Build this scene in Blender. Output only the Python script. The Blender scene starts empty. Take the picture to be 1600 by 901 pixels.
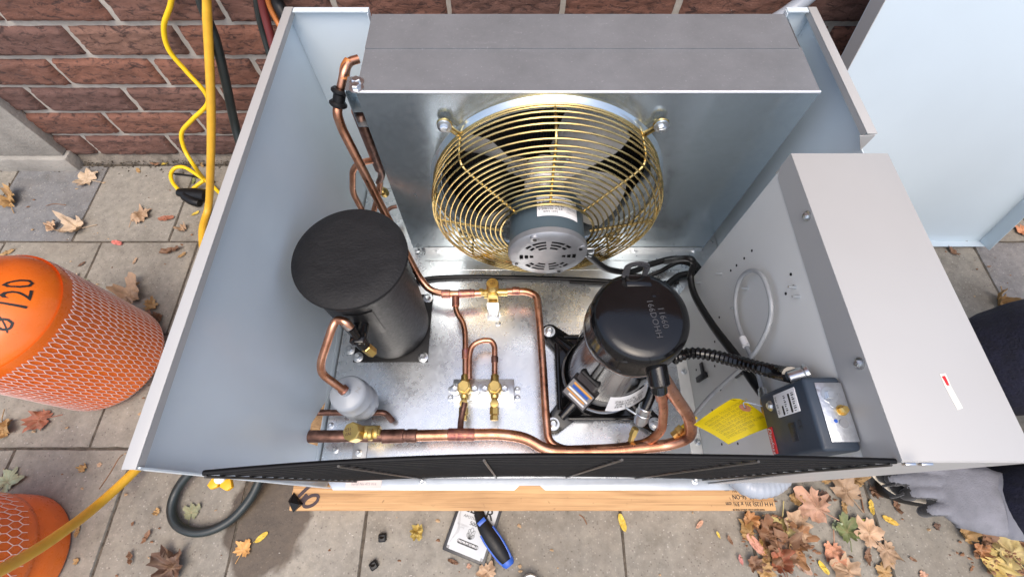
import bpy, bmesh, math, random
from mathutils import Vector, Matrix, noise
R = math.radians
random.seed(7)
sc = bpy.context.scene
col = sc.collection

# ------------------------------------------------------------------ camera
H = 1.16
cam_d = bpy.data.cameras.new("camera")
cam_d.sensor_width = 36.0
cam_d.lens = 697.0 / 1600.0 * 36.0
cam_d.shift_x = 5.0 / 1600.0
cam_d.clip_start = 0.02
cam_d.clip_end = 500
cam = bpy.data.objects.new("camera", cam_d)
col.objects.link(cam)
cam.location = (0, 0, H)
cam.rotation_euler = (R(26.0), 0, 0)
sc.camera = cam

# ------------------------------------------------------------------ sky, sun, exposure
SUN_EL, SUN_AZ = 66.0, 181.0          # azimuth clockwise from +Y (the wall side)
w = bpy.data.worlds.new("World")
sc.world = w
w.use_nodes = True
wn = w.node_tree
sky = wn.nodes.new("ShaderNodeTexSky")
sky.sky_type = 'NISHITA'
sky.sun_disc = False
sky.sun_elevation = R(SUN_EL)
sky.sun_rotation = R(SUN_AZ)
sky.air_density = 1.0
sky.dust_density = 4.4
sky.ozone_density = 0.7
bg = wn.nodes["Background"]
bg.inputs[1].default_value = 0.15
wn.links.new(sky.outputs[0], bg.inputs[0])
sun_d = bpy.data.lights.new("sun", 'SUN')
sun_d.energy = 0.5
sun_d.angle = R(48)
sun_d.color = (1.0, 0.97, 0.92)
sun = bpy.data.objects.new("sun", sun_d)
col.objects.link(sun)
_s = Vector((math.sin(R(SUN_AZ)) * math.cos(R(SUN_EL)), math.cos(R(SUN_AZ)) * math.cos(R(SUN_EL)), math.sin(R(SUN_EL))))
sun.rotation_euler = _s.to_track_quat('Z', 'Y').to_euler()
sun.location = (0, -2, 5)
vs = sc.view_settings
vs.view_transform = 'Standard'
vs.look = 'None'
vs.gamma = 1.0
vs.exposure = 0.98
vs.use_curve_mapping = False

# ------------------------------------------------------------------ measuring helpers (photo pixel + known plane -> place)
def ray(px, py):
    t = (450.0 - py) / 697.0
    return Vector(((px - 795.0) / 697.0, .43837 + .89879 * t, -.89879 + .43837 * t))
def pz(px, py, z):
    v = ray(px, py); s = (z - H) / v.z
    return Vector((v.x * s, v.y * s, z))
def pyy(px, py, y):
    v = ray(px, py); s = y / v.y
    return Vector((v.x * s, y, H + v.z * s))
def pxx(px, py, x):
    v = ray(px, py); s = x / v.x
    return Vector((x, v.y * s, H + v.z * s))
V = Vector
ZU = V((0, 0, 1))

# ------------------------------------------------------------------ paths
def spl(pts, sub=6, closed=False):
    pts = [V(p) for p in pts]; n = len(pts); out = []
    rng = range(n) if closed else range(n - 1)
    for i in rng:
        if closed:
            a, b, c, d = pts[(i - 1) % n], pts[i], pts[(i + 1) % n], pts[(i + 2) % n]
        else:
            a, b, c, d = pts[max(i - 1, 0)], pts[i], pts[i + 1], pts[min(i + 2, n - 1)]
        for k in range(sub):
            t = k / sub
            out.append(.5 * ((2 * b) + (c - a) * t + (2 * a - 5 * b + 4 * c - d) * t * t + (3 * b - a - 3 * c + d) * t ** 3))
    if not closed: out.append(pts[-1])
    return out
def fil(pts, rad=.03, sub=6):
    pts = [V(p) for p in pts]; out = [pts[0]]
    for i in range(1, len(pts) - 1):
        a, b, c = pts[i - 1], pts[i], pts[i + 1]
        d = min(rad, (a - b).length * .48, (c - b).length * .48)
        p0 = b + (a - b).normalized() * d; p2 = b + (c - b).normalized() * d
        for k in range(sub + 1):
            t = k / sub
            out.append(p0 * (1 - t) ** 2 + b * 2 * t * (1 - t) + p2 * t * t)
    out.append(pts[-1])
    return out

# ------------------------------------------------------------------ mesh builder
WL = {}
def wl(o):
    return WL.get(o.name, V((0, 0, 0))) if o else V((0, 0, 0))
def basis(d):
    d = V(d).normalized()
    u = d.orthogonal().normalized()
    return u, d.cross(u).normalized(), d

class MB:
    def __init__(self): self.bm = bmesh.new()
    def raw(self, vs, fs):
        b = [self.bm.verts.new(v) for v in vs]
        for f in fs:
            try: self.bm.faces.new([b[i] for i in f])
            except ValueError: pass
        return b
    def box(self, a, c, bev=0, m=None, seg=2):
        a = V(a); c = V(c)
        lo = V((min(a.x, c.x), min(a.y, c.y), min(a.z, c.z))); hi = V((max(a.x, c.x), max(a.y, c.y), max(a.z, c.z)))
        vs = [V((x, y, z)) for z in (lo.z, hi.z) for y in (lo.y, hi.y) for x in (lo.x, hi.x)]
        if m is not None: vs = [m @ v for v in vs]
        b = self.raw(vs, [(0, 2, 3, 1), (4, 5, 7, 6), (0, 1, 5, 4), (2, 6, 7, 3), (0, 4, 6, 2), (1, 3, 7, 5)])
        if bev:
            es = {e for v in b for e in v.link_edges}
            bmesh.ops.bevel(self.bm, geom=list(es), offset=bev, segments=seg, profile=.5, affect='EDGES')
        return self
    def prism(self, poly, off, bev=0):
        off = V(off); n = len(poly); poly = [V(p) for p in poly]
        b = self.raw(poly + [p + off for p in poly], [tuple(range(n - 1, -1, -1)), tuple(range(n, 2 * n))] + [(i, (i + 1) % n, n + (i + 1) % n, n + i) for i in range(n)])
        if bev:
            es = {e for v in b for e in v.link_edges}
            bmesh.ops.bevel(self.bm, geom=list(es), offset=bev, segments=2, profile=.5, affect='EDGES')
        return self
    def lathe(self, prof, o=(0, 0, 0), ax=(0, 0, 1), n=32, close=False):
        u, v, d = basis(ax); o = V(o); rings = []
        for r, h in prof:
            if r < 1e-6: rings.append([self.bm.verts.new(o + d * h)])
            else: rings.append([self.bm.verts.new(o + d * h + (u * math.cos(2 * math.pi * k / n) + v * math.sin(2 * math.pi * k / n)) * r) for k in range(n)])
        prs = list(zip(rings, rings[1:]))
        if close: prs.append((rings[-1], rings[0]))
        for a, b in prs:
            for k in range(n):
                k2 = (k + 1) % n
                if len(a) == 1 and len(b) == 1: continue
                if len(a) == 1: f = [a[0], b[k2], b[k]]
                elif len(b) == 1: f = [a[k], a[k2], b[0]]
                else: f = [a[k], a[k2], b[k2], b[k]]
                self.bm.faces.new(f)
        return self
    def cyl(self, p0, p1, r0, r1=None, n=16, bev=0):
        p0 = V(p0); p1 = V(p1); r1 = r0 if r1 is None else r1; L = (p1 - p0).length
        if bev: prof = [(0, 0), (r0 - bev, 0), (r0, bev), (r1, L - bev), (r1 - bev, L), (0, L)]
        else: prof = [(0, 0), (r0, 0), (r1, L), (0, L)]
        return self.lathe(prof, p0, p1 - p0, n)
    def tube(self, pts, r, n=10, closed=False, rf=None, cap=True, flat=1.0):
        pts = [V(p) for p in pts]; m = len(pts); rings = []; u = None
        for i, p in enumerate(pts):
            if closed: t = pts[(i + 1) % m] - pts[i - 1]
            else: t = pts[min(i + 1, m - 1)] - pts[max(i - 1, 0)]
            if t.length < 1e-9: t = V((0, 0, 1))
            t.normalize()
            if u is None: u = ZU.cross(t).normalized() if (flat != 1.0 and abs(t.z) < .93) else t.orthogonal().normalized()
            else:
                u = u - t * u.dot(t)
                u = u.normalized() if u.length > 1e-6 else t.orthogonal().normalized()
            v = t.cross(u)
            rr = r if rf is None else r * rf(i / (m - 1))
            rings.append([self.bm.verts.new(p + (u * math.cos(2 * math.pi * k / n) + v * math.sin(2 * math.pi * k / n) * flat) * rr) for k in range(n)])
        prs = list(zip(rings, rings[1:]))
        if closed: prs.append((rings[-1], rings[0]))
        for a, b in prs:
            for k in range(n):
                k2 = (k + 1) % n
                self.bm.faces.new([a[k], a[k2], b[k2], b[k]])
        if cap and not closed:
            self.bm.faces.new(rings[0][::-1]); self.bm.faces.new(rings[-1])
        return self
    def grid(self, f, nu, nv):
        b = [[self.bm.verts.new(f(i / nu, j / nv)) for i in range(nu + 1)] for j in range(nv + 1)]
        for j in range(nv):
            for i in range(nu): self.bm.faces.new([b[j][i], b[j][i + 1], b[j + 1][i + 1], b[j + 1][i]])
        return self
    def mesh(self, name, mat, ang=35, org=None, fixn=True):
        if fixn: bmesh.ops.recalc_face_normals(self.bm, faces=self.bm.faces[:])
        cs = [v.co for v in self.bm.verts]
        if org is None:
            org = V(((min(c.x for c in cs) + max(c.x for c in cs)) / 2, (min(c.y for c in cs) + max(c.y for c in cs)) / 2, min(c.z for c in cs)))
        org = V(org)
        for v in self.bm.verts: v.co = v.co - org
        me = bpy.data.meshes.new(name)
        self.bm.to_mesh(me); self.bm.free()
        for m in (mat if isinstance(mat, (list, tuple)) else [mat]): me.materials.append(m)
        for p in me.polygons: p.use_smooth = True
        me.set_sharp_from_angle(angle=R(ang))
        return me, org
    def done(self, name, mat, parent=None, ang=35, org=None, fixn=True):
        me, org = self.mesh(name, mat, ang, org, fixn)
        return put(name, me, org, parent)

def put(name, me, loc, parent=None, rot=None, colr=None):
    o = bpy.data.objects.new(name, me); col.objects.link(o)
    loc = V(loc)
    WL[o.name] = loc.copy()
    if parent is not None:
        o.parent = parent; o.location = loc - wl(parent)
    else: o.location = loc
    if rot is not None: o.rotation_euler = rot
    if colr is not None: o.color = (*colr, 1)
    return o
def thing(name, loc, label, cat, group=None):
    o = bpy.data.objects.new(name, None); col.objects.link(o)
    o.empty_display_size = .05
    o.location = loc; WL[o.name] = V(loc)
    return tag(o, label, cat, group)
def tag(o, label=None, cat=None, group=None, kind=None):
    if label: o['label'] = label
    if cat: o['category'] = cat
    if group: o['group'] = group
    if kind: o['kind'] = kind
    return o

# ------------------------------------------------------------------ materials
class NT:
    def __init__(self, name):
        self.m = bpy.data.materials.new(name); self.m.use_nodes = True
        self.t = self.m.node_tree; self.b = self.t.nodes["Principled BSDF"]
    def n(self, typ, **k):
        x = self.t.nodes.new(typ)
        for a, v in k.items():
            if a.startswith('i_'):
                key = a[2:]; key = int(key) if key.isdigit() else key.replace('_', ' ')
                x.inputs[key].default_value = v
            else: setattr(x, a, v)
        return x
    def l(self, a, b): self.t.links.new(a, b)
    def co(self, kind='Object', rnd=True, scale=None):
        tc = self.n('ShaderNodeTexCoord'); out = tc.outputs[kind]
        if rnd:
            oi = self.n('ShaderNodeObjectInfo')
            mu = self.n('ShaderNodeMath', operation='MULTIPLY'); mu.inputs[1].default_value = 23.0
            self.l(oi.outputs['Random'], mu.inputs[0])
            ad = self.n('ShaderNodeVectorMath', operation='ADD')
            self.l(out, ad.inputs[0]); self.l(mu.outputs[0], ad.inputs[1]); out = ad.outputs[0]
        if scale:
            mp = self.n('ShaderNodeMapping'); mp.inputs['Scale'].default_value = scale
            self.l(out, mp.inputs[0]); out = mp.outputs[0]
        return out
    def noise(self, vec, sc_, det=4, rough=.55, dist=0):
        x = self.n('ShaderNodeTexNoise'); x.inputs['Scale'].default_value = sc_; x.inputs['Detail'].default_value = det
        x.inputs['Roughness'].default_value = rough; x.inputs['Distortion'].default_value = dist
        self.l(vec, x.inputs['Vector']); return x.outputs['Fac']
    def ramp(self, fac, stops, interp='LINEAR'):
        x = self.n('ShaderNodeValToRGB'); e = x.color_ramp.elements; x.color_ramp.interpolation = interp
        while len(e) < len(stops): e.new(.5)
        for el, (p, c) in zip(e, stops):
            el.position = p; el.color = (*c, 1) if isinstance(c, (tuple, list)) else (c, c, c, 1)
        self.l(fac, x.inputs[0]); return x.outputs[0]
    def mix(self, fac, a, b, mode='MIX'):
        x = self.n('ShaderNodeMix', data_type='RGBA', blend_type=mode)
        for s, v in ((0, fac), (6, a), (7, b)):
            if hasattr(v, 'is_linked'): self.l(v, x.inputs[s])
            elif isinstance(v, (tuple, list)): x.inputs[s].default_value = (*v[:3], 1)
            else: x.inputs[s].default_value = v
        return x.outputs[2]
    def rng(self, fac, a, b, f0=0, f1=1):
        x = self.n('ShaderNodeMapRange'); self.l(fac, x.inputs[0])
        x.inputs[1].default_value = f0; x.inputs[2].default_value = f1; x.inputs[3].default_value = a; x.inputs[4].default_value = b
        return x.outputs[0]
    def bump(self, h, st, dist=.002, prev=None):
        x = self.n('ShaderNodeBump'); x.inputs['Strength'].default_value = st; x.inputs['Distance'].default_value = dist
        self.l(h, x.inputs['Height'])
        if prev: self.l(prev, x.inputs['Normal'])
        return x.outputs[0]
    def set(self, **k):
        for a, v in k.items():
            a = a.replace('_', ' ')
            if hasattr(v, 'is_linked'): self.l(v, self.b.inputs[a])
            elif isinstance(v, (tuple, list)): self.b.inputs[a].default_value = (*v, 1) if len(v) == 3 else v
            else: self.b.inputs[a].default_value = v
        return self.m

def mk(name, c, rough=.5, metal=0.0, var=.08, vs=14, bump=0.0, bs=90, rv=.06, coat=0.0, scale=None, bd=.001, spec=.5):
    t = NT(name); vec = t.co(scale=scale)
    n1 = t.noise(vec, vs); n2 = t.noise(vec, vs * 3.7, 6)
    lo = tuple(max(0, x * (1 - var)) for x in c); hi = tuple(min(1, x * (1 + var)) for x in c)
    t.set(Base_Color=t.ramp(n1, [(.3, lo), (.7, hi)]), Metallic=metal, Roughness=t.rng(n2, max(.03, rough - rv), rough + rv, .3, .7))
    t.set(Specular_IOR_Level=spec)
    if coat: t.set(Coat_Weight=coat, Coat_Roughness=.05)
    if bump: t.set(Normal=t.bump(t.noise(vec, bs, 5), bump, bd))
    return t.m

def m_galv(name, c, r0, r1, spangle=.1, sp_scale=90, bump=.05, dust=0.0, metal=1.0):
    t = NT(name); vec = t.co()
    vo = t.n('ShaderNodeTexVoronoi'); vo.inputs['Scale'].default_value = sp_scale; t.l(vec, vo.inputs['Vector'])
    sep = t.n('ShaderNodeSeparateColor'); t.l(vo.outputs['Color'], sep.inputs[0])
    base = t.ramp(sep.outputs[0], [(0, tuple(x * (1 - spangle) for x in c)), (1, tuple(min(1, x * (1 + spangle)) for x in c))])
    big = t.noise(vec, 7, 5, .6)
    base = t.mix(t.rng(big, 0, .12, .35, .75), base, tuple(x * .72 for x in c))
    scr = t.noise(t.co(scale=(2.5, 70, 20)), 5, 6, .7)
    met = metal
    if dust:
        d = t.rng(t.noise(vec, 16, 8, .75), 0, dust, .45, .75)
        base = t.mix(d, base, (.5, .49, .48))
        met = t.rng(d, 1, .45)
    base = t.mix(t.rng(scr, 0, .07, .62, .72), base, tuple(min(1, x * 1.35) for x in c))
    rr = t.n('ShaderNodeMath', operation='ADD')
    t.l(t.rng(big, r0, r1, .3, .7), rr.inputs[0]); t.l(t.rng(sep.outputs[1], -.03, .03), rr.inputs[1])
    t.set(Base_Color=base, Metallic=met, Roughness=rr.outputs[0])
    b1 = t.bump(t.noise(vec, 420, 3), bump, .0006)
    t.set(Normal=t.bump(t.noise(vec, 9, 2), .10, .006, b1))
    return t.m
def m_dusty():
    t = NT('dusty_galvanized'); vec = t.co()
    n1 = t.noise(vec, 12, 6, .7); n2 = t.noise(vec, 210, 5, .75); n3 = t.noise(t.co(scale=(.5, 1, 1)), 5, 7, .8)
    c = t.ramp(n1, [(.3, (.195, .205, .215)), (.7, (.25, .26, .275))])
    c = t.mix(t.rng(n2, 0, .55, .6, .72), c, (.46, .46, .48))
    c = t.mix(t.rng(n3, 0, .5, .60, .72), c, (.42, .42, .44))
    t.set(Base_Color=c, Metallic=.35, Roughness=t.rng(n1, .42, .52), Normal=t.bump(n2, .12, .0006))
    return t.m
def m_copper():
    t = NT('copper'); vec = t.co()
    n1 = t.noise(vec, 22, 5, .6); n2 = t.noise(vec, 75, 6, .65)
    base = t.ramp(n1, [(.28, (.22, .10, .07)), (.42, (.58, .26, .15)), (.58, (.74, .38, .24)), (.74, (.60, .31, .24))])
    base = t.mix(t.rng(n2, 0, .3, .55, .78), base, (.25, .11, .075))
    t.set(Base_Color=base, Metallic=1.0, Roughness=t.rng(n2, .24, .38, .3, .7))
    return t.m
def m_brazed():
    t = NT('heat_stained_copper'); vec = t.co()
    n1 = t.noise(vec, 40, 6, .7, .5); n2 = t.noise(vec, 130, 5, .7)
    base = t.ramp(n1, [(.25, (.10, .05, .045)), (.40, (.34, .13, .12)), (.52, (.52, .24, .15)), (.64, (.40, .17, .20)), (.78, (.60, .42, .18))])
    base = t.mix(t.rng(n2, 0, .6, .55, .7), base, (.09, .05, .04))
    t.set(Base_Color=base, Metallic=.9, Roughness=t.rng(n2, .28, .55, .3, .7), Normal=t.bump(n1, .25, .002))
    return t.m
def m_brick():
    t = NT('brick_clay'); vec = t.co(); oi = t.n('ShaderNodeObjectInfo')
    tone = t.ramp(oi.outputs['Random'], [(0, (.19, .082, .055)), (.2, (.225, .11, .078)), (.4, (.145, .078, .064)), (.6, (.24, .105, .068)), (.8, (.175, .092, .072)), (1, (.235, .127, .09))])
    st = t.co(scale=(1, 1, 2.6))
    n1 = t.noise(st, 34, 9, .76, .8); n2 = t.noise(t.co(scale=(1, 1, 1.8)), 120, 6, .75); n3 = t.noise(vec, 9, 3)
    c = t.mix(t.rng(n1, .95, 0, .40, .50), tone, (.05, .027, .023))  # shade in the crevices painted dark, following the hollows of the bump
    c = t.mix(t.rng(n3, 0, .45, .5, .72), c, (.085, .05, .042))
    c = t.mix(t.rng(n2, 0, .8, .63, .72), c, (.50, .38, .32))
    b = t.bump(n1, .7, .006); b = t.bump(n2, .5, .002, b)
    t.set(Base_Color=c, Roughness=.92, Normal=b)
    return t.m
def m_mortar():
    t = NT('mortar'); vec = t.co(rnd=False)
    n = t.noise(vec, 60, 6, .7); n2 = t.noise(vec, 5, 4)
    c = t.ramp(n, [(.3, (.38, .36, .315)), (.7, (.53, .50, .45))])
    c = t.mix(t.rng(n2, 0, .4, .45, .7), c, (.22, .19, .16))
    t.set(Base_Color=c, Roughness=.95, Normal=t.bump(n, .6, .003))
    return t.m
def m_slab():
    t = NT('paving_stone'); vec = t.co(); oi = t.n('ShaderNodeObjectInfo')
    base = oi.outputs['Color']
    pos = t.n('ShaderNodeNewGeometry').outputs['Position']
    n1 = t.noise(vec, 11, 8, .68); n2 = t.noise(vec, 170, 4, .7); n4 = t.noise(pos, 3.1, 6, .7)
    c = t.mix(1.0, base, (.95, .94, .92), 'MULTIPLY'); c = t.mix(1.0, c, t.ramp(n1, [(.25, (.70, .68, .64)), (.5, (1, .99, .97)), (.8, (1.2, 1.17, 1.1))]), 'MULTIPLY')
    n5 = t.noise(vec, 48, 5, .7); c = t.mix(1.0, c, t.ramp(n5, [(.3, .78), (.7, 1.16)]), 'MULTIPLY')
    c = t.mix(t.rng(n4, 0, .45, .5, .75), c, (.20, .165, .125))
    vo = t.n('ShaderNodeTexVoronoi'); vo.inputs['Scale'].default_value = 210; t.l(vec, vo.inputs['Vector'])
    sep = t.n('ShaderNodeSeparateColor'); t.l(vo.outputs['Color'], sep.inputs[0])
    near = t.rng(vo.outputs['Distance'], 1, 0, .12, .5)
    pick = t.rng(sep.outputs[0], 0, .62, .70, .98)
    mu = t.n('ShaderNodeMath', operation='MULTIPLY'); t.l(near, mu.inputs[0]); t.l(pick, mu.inputs[1])
    c = t.mix(mu.outputs[0], c, t.ramp(sep.outputs[1], [(0, (.44, .41, .36)), (.6, (.36, .30, .24)), (1, (.56, .54, .50))]))
    pk2 = t.rng(sep.outputs[0], 0, .7, .14, .05); m2 = t.n('ShaderNodeMath', operation='MULTIPLY'); t.l(near, m2.inputs[0]); t.l(pk2, m2.inputs[1])
    c = t.mix(m2.outputs[0], c, (.075, .06, .05))
    # wet patch left of the timber
    mp = t.n('ShaderNodeMapping'); mp.inputs['Location'].default_value = (.555, .025, 0)
    t.l(pos, mp.inputs[0])
    mp2 = t.n('ShaderNodeMapping'); mp2.inputs['Scale'].default_value = (1 / .088, 1 / .125, 0); t.l(mp.outputs[0], mp2.inputs[0])
    ln = t.n('ShaderNodeVectorMath', operation='LENGTH'); t.l(mp2.outputs[0], ln.inputs[0])
    ad = t.n('ShaderNodeMath', operation='ADD'); t.l(ln.outputs['Value'], ad.inputs[0]); t.l(t.rng(t.noise(pos, 9, 4), -.55, .55), ad.inputs[1])
    wet = t.rng(ad.outputs[0], 1, 0, .98, 1.12)
    c = t.mix(wet, c, t.mix(1.0, c, (.30, .24, .185), 'MULTIPLY'))
    b = t.bump(n2, .35, .0015); b = t.bump(mu.outputs[0], .3, .001, b); b = t.bump(n1, .25, .004, b)
    t.set(Base_Color=c, Roughness=t.rng(wet, .88, .42), Normal=b)
    return t.m
def m_wood(name, a, bcol, sc_=(2.0, 40, 40)):
    t = NT(name); vec = t.co(scale=sc_)
    n1 = t.noise(vec, 2.2, 5, .6, .8); n2 = t.noise(t.co(), 8, 3); n3 = t.noise(t.co(), 90, 4)
    c = t.ramp(n1, [(.3, a), (.55, tuple((x + y) / 2 for x, y in zip(a, bcol))), (.72, bcol)])
    c = t.mix(t.rng(n2, 0, .5, .55, .8), c, tuple(x * .72 for x in bcol))
    n4 = t.noise(t.co(scale=(sc_[0], sc_[1] * 3.2, sc_[2] * 3.2)), 3.1, 4, .6, .5)
    c = t.mix(t.rng(n4, 0, .55, .52, .66), c, tuple(x * .62 for x in bcol))
    c = t.mix(t.rng(n3, 0, .8, .66, .76), c, tuple(x * .45 for x in bcol))
    t.set(Base_Color=c, Roughness=.7, Normal=t.bump(n1, .2, .001))
    return t.m
def m_leaf():
    t = NT('dry_leaf'); vec = t.co(); oi = t.n('ShaderNodeObjectInfo')
    at = t.n('ShaderNodeAttribute', attribute_name='vein')
    n1 = t.noise(vec, 45, 6, .65); n2 = t.noise(vec, 160, 4)
    c = t.mix(1.0, oi.outputs['Color'], t.ramp(n1, [(.25, (.55, .5, .45)), (.5, (1, 1, 1)), (.8, (1.25, 1.15, 1.0))]), 'MULTIPLY')
    c = t.mix(t.rng(n2, 0, .6, .62, .75), c, (.13, .07, .035))
    c = t.mix(t.rng(at.outputs['Fac'], 0, .45), c, (.30, .19, .10))
    t.set(Base_Color=c, Roughness=.62, Normal=t.bump(n1, .35, .002))
    return t.m
def m_tank():
    t = NT('orange_paint'); vec = t.co(rnd=False)
    n1 = t.noise(vec, 6, 4); n2 = t.noise(vec, 55, 6, .7)
    c = t.ramp(n1, [(.3, (.72, .125, .010)), (.7, (.85, .18, .016))])
    c = t.mix(t.rng(n2, 0, .8, .68, .76), c, (.35, .07, .02))
    t.set(Base_Color=c, Roughness=t.rng(n2, .22, .38, .3, .7), Coat_Weight=.3, Normal=t.bump(n1, .08, .01))
    return t.m
def m_fabric(name, c, bs=900):
    t = NT(name); vec = t.co()
    wv = t.n('ShaderNodeTexWave'); wv.inputs['Scale'].default_value = bs / 4; wv.inputs['Distortion'].default_value = 1.2; t.l(vec, wv.inputs[0])
    n1 = t.noise(vec, 40, 5)
    t.set(Base_Color=t.ramp(n1, [(.3, tuple(x * .85 for x in c)), (.7, tuple(x * 1.12 for x in c))]), Roughness=.95,
          Sheen_Weight=.25, Normal=t.bump(wv.outputs[1], .35, .0008))
    return t.m

M = dict(
    pan=m_galv('galvanized_floor', (.71, .745, .77), .22, .33, .035, 120, .06, metal=.92),
    galv=m_galv('galvanized_sheet', (.45, .52, .56), .17, .25, .022, 110, .025, metal=.82),
    dusty=m_dusty(),
    bright=mk('bright_zinc', (.66, .69, .71), .32, 1, .07, 25),
    pale=mk('pale_inner_paint', (.68, .765, .81), .36, .12, .035, 4, .03, 300, .08),
    beige=mk("grey_enamel_dimmed", (.405, .403, .393), .42, 0, .025, 5, .04, 500),  # box enamel darkened in colour to offset the strong light on tops
    pale_dimmed=mk('pale_inner_paint_dimmed', (.55, .64, .70), .4, .1, .03, 3, .03, 300, .07),  # same paint as the inner panels, darkened to offset strong light on the cover
    beige_lifted=mk('grey_enamel_lifted', (.58, .59, .57), .45, 0, .03, 5, .04, 500),  # same box enamel, lightened in colour to offset weak light on the side
    copper=m_copper(),
    brazed=m_brazed(),
    oldcopper=mk('tarnished_copper', (.19, .10, .075), .42, .85, .5, 60, .1, 200),
    brass=mk('brass', (.66, .47, .16), .33, .95, .08, 30),
    gold=mk('gold_zinc_wire', (.47, .355, .15), .27, 1, .2, 18),
    black=mk('black_gloss_paint', (.0055, .0055, .006), .07, 0, .2, 20, .12, 380, .03, bd=.0006, spec=.42),
    matte=mk('black_foam', (.0085, .0085, .0095), .52, 0, .2, 40, .18, 150, bd=.001, spec=.3),
    foamtop=mk('black_foam_top', (.0095, .0095, .0105), .6, 0, .2, 60, .5, 210, bd=.0022, spec=.3, scale=(.8, 1.5, 1)),
    rubber=mk('black_rubber', (.007, .007, .0075), .42, 0, .2, 30, .05, 200, spec=.3),
    green=mk('dark_green_rubber', (.017, .024, .024), .38, 0, .2, 30, .04, 200),
    wire=mk('black_wire', (.005, .005, .0055), .5, 0, .15, 30, spec=.2),
    rod=mk('grey_guard_rod', (.07, .066, .06), .4, .4, .3, 60),  # mottled dark grey, lighter than the black wires
    coil=mk('dark_fins', (.012, .012, .012), .6, .2, .2, 30),
    blade=mk('aluminium_blade', (.74, .725, .69), .36, .35, .06, 12, .03, 200),
    motor=mk('slate_motor_paint', (.07, .10, .12), .38, .1, .1, 12, .08, 300),
    cap=mk('cast_aluminium', (.30, .31, .325), .42, .6, .10, 30, .12, 260),
    filt=mk('grey_filter_paint', (.36, .39, .425), .38, .05, .05, 14, .04, 200),
    navy=mk('navy_plastic', (.030, .043, .062), .42, 0, .1, 20, .08, 400),
    white=mk('white_print_stock', (.74, .74, .74), .5, 0, .03, 30),
    cream=mk('cream_cord', (.62, .53, .40), .6, 0, .1, 60),
    red=mk('red_label', (.55, .018, .022), .4, 0, .03, 30),
    yellow=mk('yellow_card', (.88, .72, .004), .5, 0, .03, 20),
    yhose=mk('yellow_hose', (.72, .40, .03), .42, 0, .12, 24, .10, 300),
    ycord=mk('yellow_cord', (.85, .56, .012), .38, 0, .06, 24),
    tagink=mk('olive_ink', (.34, .26, .01), .6),
    ink=mk('black_ink', (.012, .012, .013), .6, 0, .1, 30),
    marker=mk('brown_marker', (.045, .026, .028), .6, 0, .2, 60),
    greyink=mk('grey_ink', (.30, .30, .30), .6),
    blue=mk('blue_plastic', (.02, .09, .42), .35, 0, .1, 40),
    orange_p=mk('orange_print', (.8, .35, .06), .5),
    conduit=mk('pale_grey_plastic', (.31, .34, .385), .33, 0, .05, 15, .03, 200),
    hosegrey=mk('grey_hose', (.30, .315, .325), .4, .1, .08, 60, .2, 700),
    crimson=mk('dark_red_hose', (.13, .022, .022), .45, 0, .1, 20),
    rust=mk('orange_brown_tube', (.45, .15, .035), .4, .3, .12, 20),
    pink=mk('pale_pink_net', (.84, .66, .60), .5, 0, .06, 60),
    tank=m_tank(), brick=m_brick(), mortar=m_mortar(), slab=m_slab(), leaf=m_leaf(),
    wood=m_wood('pine_timber', (.58, .345, .155), (.36, .19, .075), (1.6, 26, 26)),
    rail=mk('base_rail_zinc', (.46, .50, .54), .42, .55, .06, 40, .04, 300),
    osb=m_wood('chipped_timber', (.46, .29, .13), (.16, .085, .035), (22, 30, 30)),
    soil=mk('joint_soil', (.085, .07, .052), .95, 0, .5, 60, .8, 200, bd=.004),
    concrete=mk('concrete', (.30, .285, .255), .92, 0, .3, 7, .6, 110, bd=.004),
    footing=mk('dirty_footing', (.19, .165, .135), .95, 0, .4, 22, .9, 120, bd=.006),
    outer=mk('outer_paving', (.25, .235, .21), .9, 0, .2, 3, .4, 140, bd=.003),
    fleece=mk('navy_fleece', (.0045, .005, .016), .98, 0, .35, 60, .8, 260, bd=.004),
    glove=mk('grey_knit', (.17, .172, .19), .95, 0, .22, 30, .7, 420, bd=.002),
    coated=m_fabric('black_coating', (.016, .0155, .016), 1400),
    skin=mk('skin', (.55, .33, .24), .5), hair=mk('hair', (.03, .02, .014), .6),
    edge=mk('folded_edge_glint', (.80, .83, .85), .42, .6, .02, 20),  # edge metal coloured lighter than the sheet, painting in its sky glint
    void=mk('recess_shade_black', (.004, .004, .004), .9), shoe=mk('white_shoe_rubber', (.74, .77, .74), .45, 0, .04, 20),  # near-black stands in for the shade inside holes and slots
    wetcard=mk('black_card', (.02, .02, .021), .4, 0, .15, 30),
)

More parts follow.
